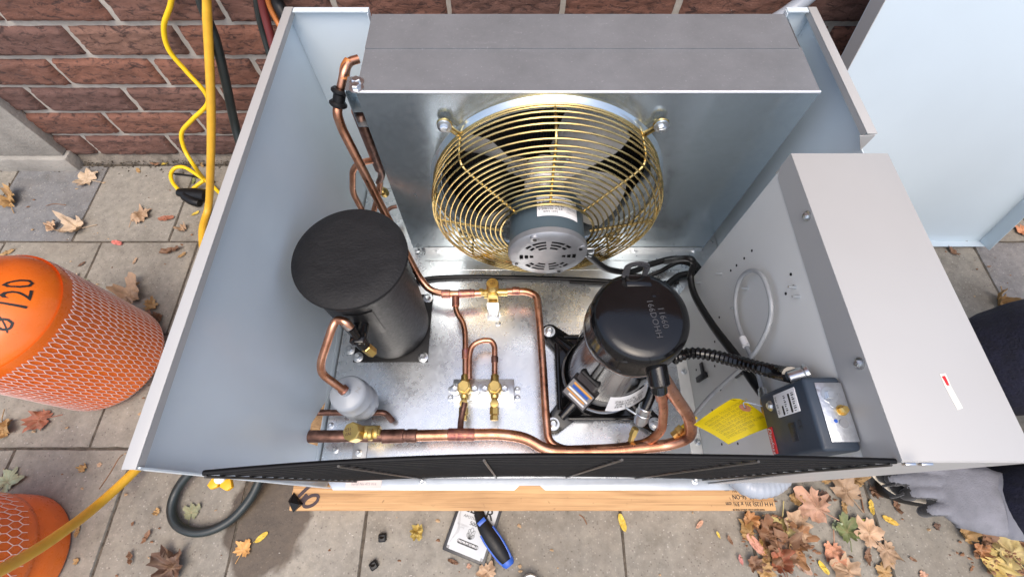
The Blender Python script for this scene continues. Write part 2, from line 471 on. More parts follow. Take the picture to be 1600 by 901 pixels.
# ------------------------------------------------------------------ lettering
_tc = {}
def text2d(body, size=1.0, align='CENTER', spacing=1.0, shear=0.0, line=1.0):
    k = (body, align, spacing, shear, line)
    if k not in _tc:
        cu = bpy.data.curves.new('t', 'FONT'); cu.body = body; cu.size = 1.0
        cu.align_x = align; cu.align_y = 'CENTER'; cu.space_character = spacing; cu.shear = shear; cu.space_line = line
        cu.resolution_u = 2
        o = bpy.data.objects.new('t', cu); col.objects.link(o)
        dg = bpy.context.evaluated_depsgraph_get()
        me = bpy.data.meshes.new_from_object(o.evaluated_get(dg))
        _tc[k] = ([v.co.copy() for v in me.vertices], [tuple(p.vertices) for p in me.polygons])
        bpy.data.objects.remove(o); bpy.data.curves.remove(cu); bpy.data.meshes.remove(me)
    vs_, fs = _tc[k]
    return [(v.x * size, v.y * size) for v in vs_], fs
def letter(name, body, size, fn, mat, parent, bold=0, fine=0, **kw):
    vs_, fs = text2d(body, size, **kw)
    if fine:
        m = MB(); m.raw([V((x, y, 0)) for x, y in vs_], fs)
        bmesh.ops.triangulate(m.bm, faces=m.bm.faces[:])
        for _ in range(3):
            le = [e for e in m.bm.edges if e.calc_length() > fine]
            if le: bmesh.ops.subdivide_edges(m.bm, edges=le, cuts=1); bmesh.ops.triangulate(m.bm, faces=m.bm.faces[:])
        for v in m.bm.verts: v.co = fn(v.co.x, v.co.y)
        return m.done(name, mat, parent, fixn=False)
    m = MB(); m.raw([fn(x, y) for x, y in vs_], fs)
    if bold:
        m.raw([fn(x + bold, y + bold * .4) + V((0, 0, .00003)) for x, y in vs_], fs)
    return m.done(name, mat, parent, fixn=False)
def plane_fn(o, xd, yd, off=.0006):
    o = V(o); xd = V(xd).normalized(); yd = V(yd); yd = (yd - xd * yd.dot(xd)).normalized(); n = xd.cross(yd)
    return lambda x, y: o + xd * x + yd * y + n * off

# shared fasteners
def screw_mesh(name, r, mat, washer=True):
    m = MB()
    if washer: m.lathe([(0, 0), (r * 1.55, 0), (r * 1.6, r * .18), (r * 1.1, r * .3), (0, r * .3)], n=14)
    m.lathe([(0, r * .2), (r, r * .2), (r, r * .95), (r * .8, r * 1.1), (0, r * 1.0)], n=6)
    m.box((-r * .12, -r * .75, r * .9), (r * .12, r * .75, r * 1.12))
    return m.mesh(name, mat, 30, org=(0, 0, 0))[0]
SCREW = screw_mesh('screw', .0045, M['bright'])
BOLT = screw_mesh('bolt', .0075, M['bright'])
def screw(p, nrm=(0, 0, 1), parent=None, me=None, name='screw', spin=None):
    q = V(nrm).to_track_quat('Z', 'Y') @ Matrix.Rotation(random.uniform(0, 6) if spin is None else spin, 3, 'Z').to_quaternion()
    return put(name, me or SCREW, p, parent, q.to_euler())
# ================================================================== ground and paving
m = MB(); m.grid(lambda u, v: V((-40 + 80 * u, -40 + 80 * v, -.009)), 8, 8)
ground = m.done('ground', M['outer'], None, org=(0, 0, -.009)); tag(ground, kind='structure')
m = MB(); m.grid(lambda u, v: V((-2.3 + 4.75 * u, -.83 + 1.874 * v, -.0022)), 4, 4)
bed = m.done('paving_bed', M['soil'], ground)
def slab_mesh(k, wx, wy):
    m = MB(); rnd = random.Random(k)
    g = .0019; ox = V((k * 7.3, k * 3.1, 0)); n_ = 14; rim = []
    for sx, sy, ex, ey in ((-1, -1, 1, 0), (1, -1, 0, 1), (1, 1, -1, 0), (-1, 1, 0, -1)):
        for i in range(n_):
            t_ = 2 * i / n_; x = (sx + ex * t_) * (wx / 2 - g); y = (sy + ey * t_) * (wy / 2 - g)
            d = noise.noise(V((x * 34, y * 34, 1)) + ox) * .0022 + noise.noise(V((x * 110, y * 110, 4)) + ox) * .0012
            rim.append(V((x - (x / (wx / 2)) * abs(d) * 1.0, y - (y / (wy / 2)) * abs(d), 0)))
    q = len(rim); z_ = [rnd.uniform(-.0008, .0004) for _ in rim]
    c1 = [V((p.x * .989, p.y * .989, 0)) for p in rim]; c2 = [V((p.x, p.y, -.0035 + z)) for p, z in zip(rim, z_)]; c3 = [V((p.x, p.y, -.02)) for p in rim]
    m.raw(c1 + c2 + c3, [tuple(range(q))] + [(i, (i + 1) % q, q + (i + 1) % q, q + i) for i in range(q)] + [(q + i, q + (i + 1) % q, 2 * q + (i + 1) % q, 2 * q + i) for i in range(q)])
    return m.mesh('paving_slab', M['slab'], 30, org=(0, 0, 0))[0]
SLW = .2945
slabs = [slab_mesh(k, SLW, .2985) for k in range(5)]
rows = [(.724, -1.333), (.4258, -1.24), (.1275, -1.035), (-.171, -.919), (-.4695, -1.06), (-.768, -.95)]
rr = random.Random(3)
for ri, (y0, x0) in enumerate(rows):
    x = x0 - SLW * 4
    while x < 2.1:
        if x > -2.3:
            f = rr.uniform(.88, 1.1)
            c = (.262 * f, .245 * f, .213 * f)
            cx = x + SLW / 2
            if ri == 0 and abs(cx + 1.48) < .16: c = (.19, .195, .205)
            if ri == 1 and abs(cx - 1.50) < .2: c = (.215, .212, .215)
            if ri == 0 and abs(cx + 1.18) < .16: c = (.27, .255, .225)
            s = put('paving_slab', rr.choice(slabs), (cx, y0 + .14925, rr.uniform(-.0012, .0012)), ground, (rr.uniform(-.003, .003), rr.uniform(-.003, .003), rr.uniform(-.006, .006)), c)
        x += SLW

# ------------------------------------------------------------------ brick wall
WY = 1.044
wall = thing('brick_wall', (-.2, WY, 0), 'rough red brick house wall with pale mortar behind the open metal unit', 'wall')
m = MB(); m.box((-2.6, WY + .006, -.02), (2.4, WY + .22, 2.36))
mort = m.done('mortar', M['mortar'], wall)
m = MB()
def ledge(u, v):
    p = [(0, .03), (-.004, .026), (-.016, .008), (-.022, -.012)]
    k = min(2, int(v * 3)); t = v * 3 - k
    y = p[k][0] * (1 - t) + p[k + 1][0] * t; z = p[k][1] * (1 - t) + p[k + 1][1] * t
    x = -2.4 + 4.6 * u
    nn = noise.noise((x * 14, v * 3, 1.3)) * .004
    return V((x, WY + .005 + y + nn, z + nn))
m.grid(ledge, 160, 6)
m.done('wall_footing', M['footing'], wall)
def brick_mesh(k, L=.2545, hh=.0778):
    rnd = random.Random(50 + k); ox = V((rnd.uniform(0, 50), rnd.uniform(0, 50), rnd.uniform(0, 50)))
    m = MB(); nx, nz = 34, 12
    def disp(p):
        q = V((p.x * 26, 0, p.z * 62)) + ox
        a = noise.fractal(q, 1.0, 2.0, 4)
        rg = 1 - abs(noise.noise(V((p.x * 17, 3, p.z * 75)) + ox)) * 2
        return a * .0019 - max(0, rg - .68) * .010
    def f(u, v):
        e = min(u, 1 - u) * L; ez = min(v, 1 - v) * hh
        x = (u - .5) * L; z = v * hh
        y = -.0075
        ed = min(e, ez)
        p = V((x, y, z))
        if ed < 1e-6: y = .006; x += noise.noise(V((z * 60, 1, 2)) + ox) * .0022 if e < 1e-6 else 0; z += noise.noise(V((x * 40, 5, 2)) + ox) * .0022 if ez < 1e-6 else 0
        else: y = -.0055 - disp(p) - (.0015 if ed > .009 else 0)
        return V((x, y, z))
    m.grid(f, nx, nz)
    return m.mesh('brick', M['brick'], 60, org=(0, 0, 0))[0]
bricks = [brick_mesh(k) for k in range(7)]
CH = .0893
br = random.Random(11)
hb = MB()
for c in range(26):
    z = .030 + c * CH
    x0 = (-1.081 if c % 2 == 0 else -.94) - .267 * 6
    k = 0
    while True:
        x = x0 + k * .267; k += 1
        cx = x + .1335
        if cx > 2.2: break
        if cx < -2.4: continue
        if c <= 8: put('brick', br.choice(bricks), (cx + br.uniform(-.002, .002), WY, z + br.uniform(-.0012, .0012)), wall, (0, br.uniform(-.004, .004), br.choice((0,)) + br.uniform(-.006, .006)))
        else: hb.box((cx - .127, WY - .004 - br.uniform(0, .003), z), (cx + .127, WY + .01, z + .0778))
tag(hb.done('upper_brick_courses', M['brick'], wall), kind='stuff')

# concrete step beside the wall
m = MB(); m.box((-2.6, WY - .03, .055), (-1.435, WY + .004, .36), .004)
for v in m.bm.verts: v.co.y += noise.noise(v.co * 9) * .003
step = m.done('concrete_step', M['concrete'], None)
tag(step, 'weathered grey concrete block end against the brick wall left of the yellow hoses', 'step')
m = MB(); m.box((-2.6, WY - .046, -.02), (-1.425, WY - .002, .054), .006)
m.done('step_footing', M['concrete'], step)

# grit along the wall foot
m = MB(); gr = random.Random(5)
for i in range(1500):
    x = gr.uniform(-1.9, 1.9); y = WY - abs(gr.gauss(.0, .018)) - .008; s = gr.uniform(.0015, .0055)
    p = V((x, y, .0 + .012 * max(0, 1 - (WY - y) / .03)))
    a = gr.uniform(0, 6.28)
    m.raw([p + V((math.cos(a + k * 2.09) * s * (1.6 if k == 0 else .8), math.sin(a + k * 2.09) * s, gr.uniform(0, .003))) for k in range(3)] + [p + V((0, 0, s * .9))], [(0, 1, 3), (1, 2, 3), (2, 0, 3)])
g = m.done('wall_grit', M['soil'], None, ang=5)
tag(g, 'brown grit and leaf crumbs along the foot of the brick wall', 'grit', kind='stuff')

# ================================================================== condensing unit
XL, XR, YF, YB, ZF, ZT = -.400, .549, .036, .800, .160, .662
unit = thing('condensing_unit', (.07, .42, .088), 'large open refrigeration condensing unit in a pale grey metal cabinet standing on a timber', 'condensing unit')

# left panel with cut-out
m = MB(); T = .0016
hole = [(.113, .1625), (.113, .232), (.150, .232), (.207, .178), (.207, .1625)]
def lp(poly): m.prism([V((XL, y, z)) for y, z in poly], (T, 0, 0))
lp([(YF, .09), (.113, .09), (.113, ZT), (YF, ZT)])
lp([(.207, .09), (YB, .09), (YB, ZT), (.207, ZT)])
lp([(.113, .09), (.207, .09), (.207, .1625), (.113, .1625)])
lp([(.113, .232), (.150, .232), (.207, .178), (.207, ZT), (.113, ZT)])
m.done('left_panel', M['pale'], unit, fixn=True)
m = MB(); m.box((XL - .0006, YF - .002, ZT + .0004), (XL + .0145, YB + .001, ZT + .0022), .0006)
m.box((XL + .0129, YF - .002, ZT - .009), (XL + .0145, YB - .004, ZT + .0003))
m.done('left_rim', M['beige'], unit)
m = MB(); m.box((XL + .002, YF - .0012, .10), (XL + .017, YF + .0008, ZT - .0005))
m.done('left_front_flange', M['pale'], unit)
# back strips
m = MB(); m.box((XL + .002, YB - .002, .10), (-.250, YB, ZT)); m.box((-.2515, YB - .016, .10), (-.250, YB - .0025, ZT - .0005))
m.box((XL + .016, YB - .0125, ZT + .0002), (-.250, YB, ZT + .0018))
m.done('back_panel', M['pale'], unit)
m = MB(); m.box((.496, YB - .002, .10), (XR - .002, YB, ZT)); m.box((.4945, YB - .016, .10), (.496, YB - .0025, ZT - .0005))
m.box((.496, YB - .0125, ZT + .0002), (XR - .016, YB, ZT + .0018))
m.done('back_panel', M['pale'], unit)
# right panel
m = MB()
m.prism([V((XR - T, y, z)) for y, z in [(.462, .09), (YB, .09), (YB, ZT), (.500, ZT), (.500, .632), (.462, .632)]], (T, 0, 0))
m.done('right_panel', M['pale'], unit)
m = MB(); m.box((XR - .0145, .4985, ZT + .0004), (XR + .0006, YB + .001, ZT + .0022), .0006)
m.box((XR - .0145, .502, ZT - .009), (XR - .0129, YB - .004, ZT + .0003))
m.prism([V((XR - .0016, .4985, ZT)), V((XR - .024, .4985, ZT - .002)), V((XR - .0016, .4985, ZT - .032))], (0, -.0014, 0))
m.done('right_rim', M['beige'], unit)
# base pan
m = MB(); m.box((XL + .006, .052, ZF - .003), (XR - .004, YB - .004, ZF))
m.done('base_pan', M['pan'], unit)
m = MB()
m.prism([V((x, y, ZF - .004)) for x, y in [(-.372, .0515), (-.372, .044), (-.360, .0296), (.012, .0296), (.022, .039), (.064, .039), (.074, .0296), (.50, .0296), (.50, .0515)]], (0, 0, .003), .0006)
m.done('base_rail', M['rail'], unit)
for y in (.048, .762):
    m = MB(); m.box((-.388, y, .0905), (.54, y + .003, ZF - .0042)); m.done('base_runner', M['bright'], unit)
m = MB(); m.box((-.335, .0325, ZF - .0006), (-.262, .0485, ZF - .0001))
st = m.done('sticker', mk('pink_sticker', (.66, .56, .52), .5), unit)
letter('lettering', 'Serial No 473 016', .007, plane_fn((-.298, .041, ZF), (1, 0, 0), (0, 1, 0)), M['greyink'], st)
for px, py in [(660, 752), (1086, 750)]:
    p = pz(px, py, ZF - .001); screw(p, (0, 0, 1), unit)
# floor edge flange on the left, small screws
m = MB(); m.box((XL + .0019, .055, ZF + .0002), (XL + .0024, .60, ZF + .022)); m.done('floor_flange', M['pale'], unit)
for px, py in [(517, 664), (524, 702), (778, 505), (655, 440), (1150, 560)]:
    screw(pz(px, py, ZF), (0, 0, 1), unit)

# ------------------------------------------------------------------ condenser coil housing
CX0, CX1, CY0, CY1, CZ1 = -.246, .501, .597, .792, .655
FC = V((.075, .597, .412)); FR = .214
m = MB()
# front plate with round opening
N = 96; ring = []; rect = []
hw0, hw1, hz0, hz1 = CX0 - FC.x, CX1 - FC.x, .172 - FC.z, CZ1 - FC.z
for k in range(N):
    a = 2 * math.pi * k / N; c, s = math.cos(a), math.sin(a)
    ring.append(V((FC.x + FR * c, CY0, FC.z + FR * s)))
    tx = (hw1 / c) if c > 1e-9 else (hw0 / c if c < -1e-9 else 1e9)
    tz = (hz1 / s) if s > 1e-9 else (hz0 / s if s < -1e-9 else 1e9)
    t = min(tx, tz); rect.append(V((FC.x + t * c, CY0, FC.z + t * s)))
for cx, cz in ((hw0, hz0), (hw1, hz0), (hw0, hz1), (hw1, hz1)):
    a = math.atan2(cz, cx) % (2 * math.pi); k = round(a / (2 * math.pi) * N) % N
    rect[k] = V((FC.x + cx, CY0, FC.z + cz))
vs0 = ring + rect
m.raw(vs0, [(k, (k + 1) % N, N + (k + 1) % N, N + k) for k in range(N)])
for v in list(m.bm.verts): pass
front = m.done('coil_front_plate', M['galv'], unit, fixn=True)
m = MB()
m.lathe([(.237, 0), (.2345, .003), (.231, .008), (.226, .011), (.221, .012), (.217, .008), (.214, -.004), (.213, -.045)], FC, (0, -1, 0), 96)
m.done('fan_orifice', M['galv'], front)
m = MB()
m.box((CX0 + .001, CY0 + .001, CZ1 - .0015), (CX1 - .001, .706, CZ1)); m.box((CX0 + .001, .700, CZ1 + .0004), (CX1 - .006, CY1, CZ1 + .0018))
m.done('coil_top_plate', M['dusty'], front)
m = MB(); m.tube([V((CX0 + .001, CY0 + .0006, CZ1 - .0008)), V((CX1 - .001, CY0 + .0006, CZ1 - .0008))], .0024, 12); m.done('plate_edge', M['edge'], front)
m = MB(); m.box((CX1 - .0015, CY0 + .001, .165), (CX1, CY1, CZ1 - .002)); m.done('coil_side_plate', M['galv'], front)
m = MB(); m.box((CX0, .64, .165), (CX0 + .0015, CY1, CZ1 - .002)); m.done('coil_side_plate', M['galv'], front)
m = MB(); m.box((CX0 + .004, .715, .17), (CX1 - .004, .785, CZ1 - .006))
for k in range(120):
    x = CX0 + .008 + k * (CX1 - CX0 - .016) / 119
    m.box((x - .0012, .708, .172), (x + .0012, .7145, CZ1 - .008))
m.done('coil_fins', M['coil'], front)
m = MB()
m.box((CX0 - .018, .60, CZ1 - .0015), (CX0 - .0005, .632, CZ1)); m.box((CX0 - .018, .598, CZ1 - .075), (CX0 - .0165, .632, CZ1 - .0016))
m.box((CX0 - .0164, .6305, CZ1 - .075), (CX0 - .0005, .632, CZ1 - .0016)); m.box((CX0 - .0164, .598, CZ1 - .0425), (CX0 - .0005, .630, CZ1 - .041)); m.box((CX0 - .0164, .598, CZ1 - .075), (CX0 - .0005, .630, CZ1 - .0735))
m.done('end_bracket', M['galv'], front)
screw(V((CX0 - .0008, .618, CZ1)), (0, 0, 1), front, BOLT, 'bolt'); screw(V((CX0 + .0005, .605, CZ1)), (0, 0, 1), front, BOLT, 'bolt')
# foot brackets on the floor
m = MB()
m.box((CX0 + .03, .567, ZF + .0012), (CX1 - .004, CY0 - .001, ZF + .003)); m.box((CX0 + .03, CY0 - .003, ZF + .0031), (CX1 - .004, CY0 - .0012, ZF + .02))
m.box((CX0 + .09, .540, ZF + .0003), (CX1 - .06, .566, ZF + .0011))
m.done('coil_foot', M['bright'], front)
for px in (652, 684, 992, 1084): screw(pz(px, 391, ZF + .003), (0, 0, 1), front)

# ------------------------------------------------------------------ fan guard: rings and spokes
def gpos(a, r, y): return V((FC.x + r * math.cos(a), y, FC.z + r * math.sin(a)))
prof = [(.2275, .583), (.2285, .570), (.229, .557), (.2285, .544), (.2265, .531), (.2205, .520)]
nf = 13
for k in range(nf):
    t = k / (nf - 1); prof.append((.2115 - t * (.2115 - .092), .5135 - t * .024))
def ring_mb(r, y, wr, n=72):
    m = MB(); m.tube([gpos(2 * math.pi * k / n, r, y) for k in range(n)], wr, 6, closed=True); return m
guard = ring_mb(.228, .588, .0026).done('fan_guard', M['gold'], unit)
for i, (r, y) in enumerate(prof): ring_mb(r, y, .0018 if i < len(prof) - 1 else .0028).done('ring', M['gold'], guard)
for k in range(8):
    a = math.pi / 2 + k * math.pi / 4
    m = MB()
    m.tube(spl([gpos(a, .2265, .589), gpos(a, .2265, .55), gpos(a, .2235, .531), gpos(a, .2095, .5175), gpos(a, .15, .505), gpos(a, .086, .4925)], 6), .0027, 7)
    m.done('spoke', M['gold'], guard)
for k in range(4):
    a = math.pi / 4 + k * math.pi / 2
    cpt = gpos(a, .262, .586); rad = V((math.cos(a), 0, math.sin(a))); tan = V((-math.sin(a), 0, math.cos(a)))
    m = MB()
    m.tube(spl([gpos(a, .228, .586) + tan * .0035, cpt - rad * .012 + tan * .004] + [cpt + (rad * math.cos(q) + tan * math.sin(q)) * .0115 for q in (2.2, 1.2, 0, -1.2, -2.2)] + [cpt - rad * .012 - tan * .004, gpos(a, .228, .586) - tan * .0035], 4), .0026, 7)
    m.done('mount_loop', M['gold'], guard)
    m = MB(); m.lathe([(0, 0), (.0125, 0), (.0125, .002), (0, .002)], cpt + V((0, -.003, 0)), (0, -1, 0), 20); m.done('washer', M['bright'], guard)
    screw(cpt + V((0, -.005, 0)), (0, -1, .05), guard, BOLT, 'bolt')

# fan blades and hub
m = MB(); m.cyl((FC.x, .60, FC.z), (FC.x, .655, FC.z), .042, n=28, bev=.004); m.lathe([(.012, 0), (.012, .05), (0, .05)], (FC.x, .60, FC.z), (0, -1, 0), 16)
hub = m.done('fan', M['blade'], unit)
for k in range(4):
    a0 = R(58) + k * math.pi / 2
    def bl(u, v, a0=a0):
        r = .038 + u * .166
        wdt = .50 + .30 * u - .22 * max(0, u - .8) * 5 * (abs(v - .5) * 2) ** 2
        th = (v - .5) * wdt * (1.25 - .42 * u)
        yy = .632 + (v - .5) * .074 * (1.1 - .3 * u) - math.sin(v * math.pi) * .010
        return gpos(a0 + th, r, yy)
    m = MB(); m.grid(bl, 12, 10)
    bmesh.ops.solidify(m.bm, geom=m.bm.faces[:], thickness=.0016)
    b = m.done('blade', M['blade'], hub, 40)
    rad = V((math.cos(a0), 0, math.sin(a0))); tan = V((-math.sin(a0), 0, math.cos(a0)))
    m = MB(); q = FC + V((0, .018, 0))
    m.prism([q + rad * .03 - tan * .016 + V((0, .006, 0)), q + rad * .09 - tan * .011 + V((0, .006, 0)), q + rad * .09 + tan * .011 + V((0, .001, 0)), q + rad * .03 + tan * .016], (0, -.002, 0))
    for e in (.055, .078): m.lathe([(.005, 0), (.005, .002), (.003, .004), (0, .004)], q + rad * e + V((0, 0, 0)), (0, -1, 0), 12)
    m.done('blade_arm', M['cap'], hub)

# motor
MY0 = .433
m = MB(); m.lathe([(.0735, .014), (.0735, .108), (.071, .112), (.03, .118), (.0, .118)], (FC.x, MY0, FC.z), (0, 1, 0), 56)
motor = m.done('fan_motor', M['motor'], unit)
m = MB(); C0 = V((FC.x, MY0, FC.z)); rs = [0, .026, .0275, .0345, .0375, .0445, .0475, .0545, .070, .0755]
NS = 96
def capz(r): return .0 if r < .060 else (.001 if r < .072 else .006)
rings = []
for r in rs: rings.append([C0 + V((r * math.cos(2 * math.pi * k / NS), capz(r), r * math.sin(2 * math.pi * k / NS))) for k in range(NS)])
fs = []; vv = [p for rg in rings for p in rg]
for i in range(len(rs) - 1):
    for k in range(NS):
        sector = (k + 6) % 12
        dg = (k * 360 / NS) % 180; slot = (i in (2, 4, 6) and (56 < dg < 86 or 94 < dg < 124 or (i > 2 and 36 < dg < 52) or (i > 2 and 128 < dg < 144))) or (i in (2, 4, 6) and (dg < 11 or dg > 169))
        if slot: continue
        k2 = (k + 1) % NS
        if i == 0: continue
        fs.append((i * NS + k, i * NS + k2, (i + 1) * NS + k2, (i + 1) * NS + k))
fs.append(tuple(NS + k for k in range(NS)))
m.raw(vv, fs)
bmesh.ops.remove_doubles(m.bm, verts=m.bm.verts[:], dist=1e-6)
bmesh.ops.recalc_face_normals(m.bm, faces=m.bm.faces[:])
bmesh.ops.solidify(m.bm, geom=m.bm.faces[:], thickness=.0012)
m.lathe([(.0755, .006), (.0765, .007), (.0765, .018), (.0735, .0185)], C0, (0, 1, 0), NS)
cap = m.done('end_cap', M['cap'], motor, 40)
m = MB(); m.lathe([(0, .009), (.0725, .009)], C0, (0, 1, 0), 40); m.done('cap_interior', M['void'], motor)  # near-black disc paints the shade seen through the cap slots
for a in (R(115), R(25), R(205), R(295)):
    p = C0 + V((.066 * math.cos(a), .002, .066 * math.sin(a)))
    m = MB(); m.lathe([(.010, .003), (.0085, -.0015), (.005, -.002), (0, -.002)], p, (0, 1, 0), 16); b = m.done('cap_boss', M['cap'], cap)
    m = MB(); m.lathe([(.004, 0), (.0038, -.0012), (0, -.0012)], p + V((0, -.002, 0)), (0, 1, 0), 6); m.done('screw', M['rubber'], cap)
def mot(x, y, off=.0006):
    a = R(76) - x / .0735
    return V((FC.x + (.0735 + off) * math.cos(a), .0, FC.z + (.0735 + off) * math.sin(a))) + V((0, MY0 + .066 + y, 0))
m = MB(); m.grid(lambda u, v: mot((u - .5) * .082, (v - .5) * .044), 20, 2); lab = m.done('rating_label', M['white'], motor)
letter('lettering', 'FAN MOTOR 1/3HP\nAIR OVER 1 PHASE\nK55HXLLR  HZ 60\nV 208/230  A 2.4\nRPM 1075', .0065, lambda x, y: mot(x - .016, y, .001), M['ink'], lab, line=1.05)
m = MB()
for k in range(26):
    x = .012 + k * .0011
    if (k * 7) % 3: m.raw([mot(x, .013, .0009), mot(x + .0007, .013, .0009), mot(x + .0007, .019, .0009), mot(x, .019, .0009)], [(0, 1, 2, 3)])
m.done('bar_code', M['ink'], lab, fixn=False)
letter('lettering', 'THERMALLY\nPROTECTED\nMADE IN USA', .0045, lambda x, y: mot(x + .028, y - .006, .001), M['greyink'], lab)
m = MB()
cl = pyy(916, 395, .452)
m.lathe([(.011, 0), (.011, .012), (.0085, .014), (.0085, .022), (.006, .024), (0, .024)], C0 + V((.070, .022, -.012)), (1, -.1, -.35), 18)
m.box(C0 + V((.074, .012, -.012)), C0 + V((.09, .017, .008)), .001)
m.done('cable_clamp', M['bright'], motor)
# ------------------------------------------------------------------ receiver (black insulated cylinder)
RC = V((-.273, .385, ZF))
m = MB(); m.lathe([(0, .008), (.078, .008), (.084, .02), (.087, .08), (.0895, .30), (.092, .312), (.0935, .325), (.0925, .334), (0, .334)], RC, ZU, 72)
rec = m.done('receiver', M['matte'], unit, 50)
m = MB()
def top(u, v):
    r = u * .0985; a = v * 2 * math.pi
    z = .3365 + .0085 * (1 - (max(0, u - .62) / .38) ** 2.4)
    z += noise.fractal(V((r * math.cos(a) * 30, r * math.sin(a) * 45, 2)), 1, 2, 3) * .0006 * (1 if u < .95 else 0)
    return RC + V((r * math.cos(a), r * math.sin(a), z))
m.grid(top, 22, 90)
bmesh.ops.remove_doubles(m.bm, verts=m.bm.verts[:], dist=1e-5)
m.lathe([(.0978, .3365), (.0990, .3345), (.0992, .331), (.0982, .326), (.0955, .321), (.091, .317)], RC, ZU, 90)
m.done('foam_cover', M['foamtop'], rec, 60)
for dx, dy in ((-.005, -.050), (-.002, -.060), (-.012, -.052)):
    m = MB(); q = RC + V((dx + .002, dy, .3436))
    m.grid(lambda u, v, q=q: q + V(((u - .5) * .003 * (1 - .4 * v), (v - .5) * .0045, math.sin(u * 3.1) * .0008)), 3, 3); m.done('paint_chip', M['greyink'], rec)
m = MB(); m.box((-.359, .298, ZF + .001), (-.187, .470, ZF + .004), .001)
fp = m.done('foot_plate', M['rubber'], rec)
for x, y in ((-.348, .309), (-.198, .309), (-.198, .459), (-.348, .459)): screw((x, y, ZF + .004), ZU, rec, BOLT, 'bolt')
screw(pz(547, 546, ZF + .002), ZU, rec, BOLT, 'bolt')
# dull tape on the side
def cylp(a, z, off): 
    r = .0875 + (z - .08) * .011 + off
    return RC + V((r * math.cos(a), r * math.sin(a), z))
m = MB(); m.grid(lambda u, v: cylp(R(-100 + 34 * u), .19 + v * .10, .0012), 8, 3); m.done('tape', mk('black_tape', (.009, .009, .0095), .42, spec=.3), rec)
# receiver service valve
v0 = V((-.283, .292, .318)); v1 = V((-.262, .248, .292))
m = MB()
m.cyl(pz(561, 530, .405), pz(561, 530, .405) + V((0, .05, 0)), .014, n=18)
a0 = pz(548, 512, .445); a1 = pz(560, 528, .412); a2 = pz(570, 540, .388)
m.cyl(a0, a1, .0075, n=14); m.cyl(a1, a2, .0125, .011, n=14, bev=.002)
m.box(a1 - V((.014, .010, .02)), a1 + V((.012, .012, .006)), .003)
m.cyl(a1 + V((.0, .0, -.01)), a1 + V((0, .05, -.02)), .010, n=12)
val = m.done('service_valve', M['black'], rec)
m = MB(); m.cyl(pz(571, 541, .386), pz(583, 551, .364), .0098, .0098, n=6, bev=.0012); m.done('valve_cap', M['brass'], rec)
m = MB(); m.cyl(pz(539, 502, .455), pz(548, 512, .443), .0084, n=16, bev=.001); m.done('solder_collar', mk('solder_grey', (.40, .36, .33), .45, .8, .2, 60), rec)

def pipe(pts, r, name='copper_pipe', mat='copper', rad=.025, parent=None, n=14, label=None):
    m = MB(); m.tube(fil(pts, rad), r, n); o = m.done(name, M[mat], parent or unit, 60)
    if label: o['label'] = label
    return o
def zz(*a): return [pz(*p) for p in a]
def collar(p0, p1, r, mat='brazed', parent=None, name='pipe_joint'):
    m = MB(); m.cyl(p0, p1, r, n=18, bev=.0012); return m.done(name, M[mat], parent or unit)

# receiver -> drier
pipe(zz((548, 511, .445), (540, 502, .457), (526, 498, .455), (519, 511, .45), (501, 565, .41), (502, 583, .385), (536, 608, .345)), .0071, rad=.018)
# filter drier
FO = V((-.306, .192, ZF + .026))
m = MB(); m.lathe([(0, 0), (.009, 0), (.010, .010), (.022, .014), (.031, .021), (.0350, .030), (.0350, .044), (.0375, .047), (.0375, .053), (.0350, .056), (.0350, .080), (.0375, .083), (.0375, .089), (.0352, .092), (.0355, .110), (.0352, .116), (.0335, .121), (.029, .124), (.014, .128), (.0095, .129), (.009, .140), (0, .140)], FO, V((-.02, .02, 1)), 48)
dr = m.done('filter_drier', M['filt'], unit, 50)
letter('lettering', 'Z', .014, plane_fn(FO + V((.019, .006, .1275)), (.9, -.4, -.1), (.4, .9, .1), .0008), M['greyink'], dr)
collar(pz(533, 605, .336), pz(540, 611, .330), .0095)
# outlet of the drier through the left panel
pipe([FO + V((0, 0, .004)), FO + V((0, 0, -.008)), pz(585, 641, .178), ], .006, mat='oldcopper')
pipe([V((-.48, .178, .196)), V((-.30, .178, .196)), V((-.262, .178, .196)), V((-.250, .165, .175)), ], .0065, mat='oldcopper', rad=.01)

# suction line along the front
suc = zz((482, 681, .23), (640, 680, .23)); suc[0].x = -.47
pipe(suc, .0122, 'copper_pipe', 'oldcopper', label='tarnished dark end of the thick pipe')
pipe(zz((625, 680, .23), (720, 678, .23), (782, 677, .23), (822, 683, .23), (852, 702, .23), (885, 704.5, .228), (960, 703, .226), (1046, 694, .232), (1080, 682, .262), (1078, 652, .31), (1052, 615, .39), (1035, 588, .455)), .0113, rad=.03)
collar(pz(636, 680, .23), pz(652, 680, .23), .0134, 'oldcopper'); collar(pz(700, 678, .23), pz(742, 678, .23), .0124)
collar(pz(598, 681, .23), pz(632, 680, .23), .0138, 'oldcopper')
# discharge line
disc = zz((790, 455, .215), (822, 454, .215), (839, 461, .215), (843, 500, .215), (849, 580, .216), (853, 650, .216), (857, 690, .216), (880, 702, .212), (960, 699, .212), (1010, 692, .225), (1034, 672, .27), (1037, 640, .33), (1033, 610, .40), (1027, 583, .46))
pipe(disc, .0085, rad=.02)
collar(pz(1034, 622, .365), pz(1031, 600, .41), .0108); collar(pz(800, 454, .215), pz(812, 454, .215), .0098)
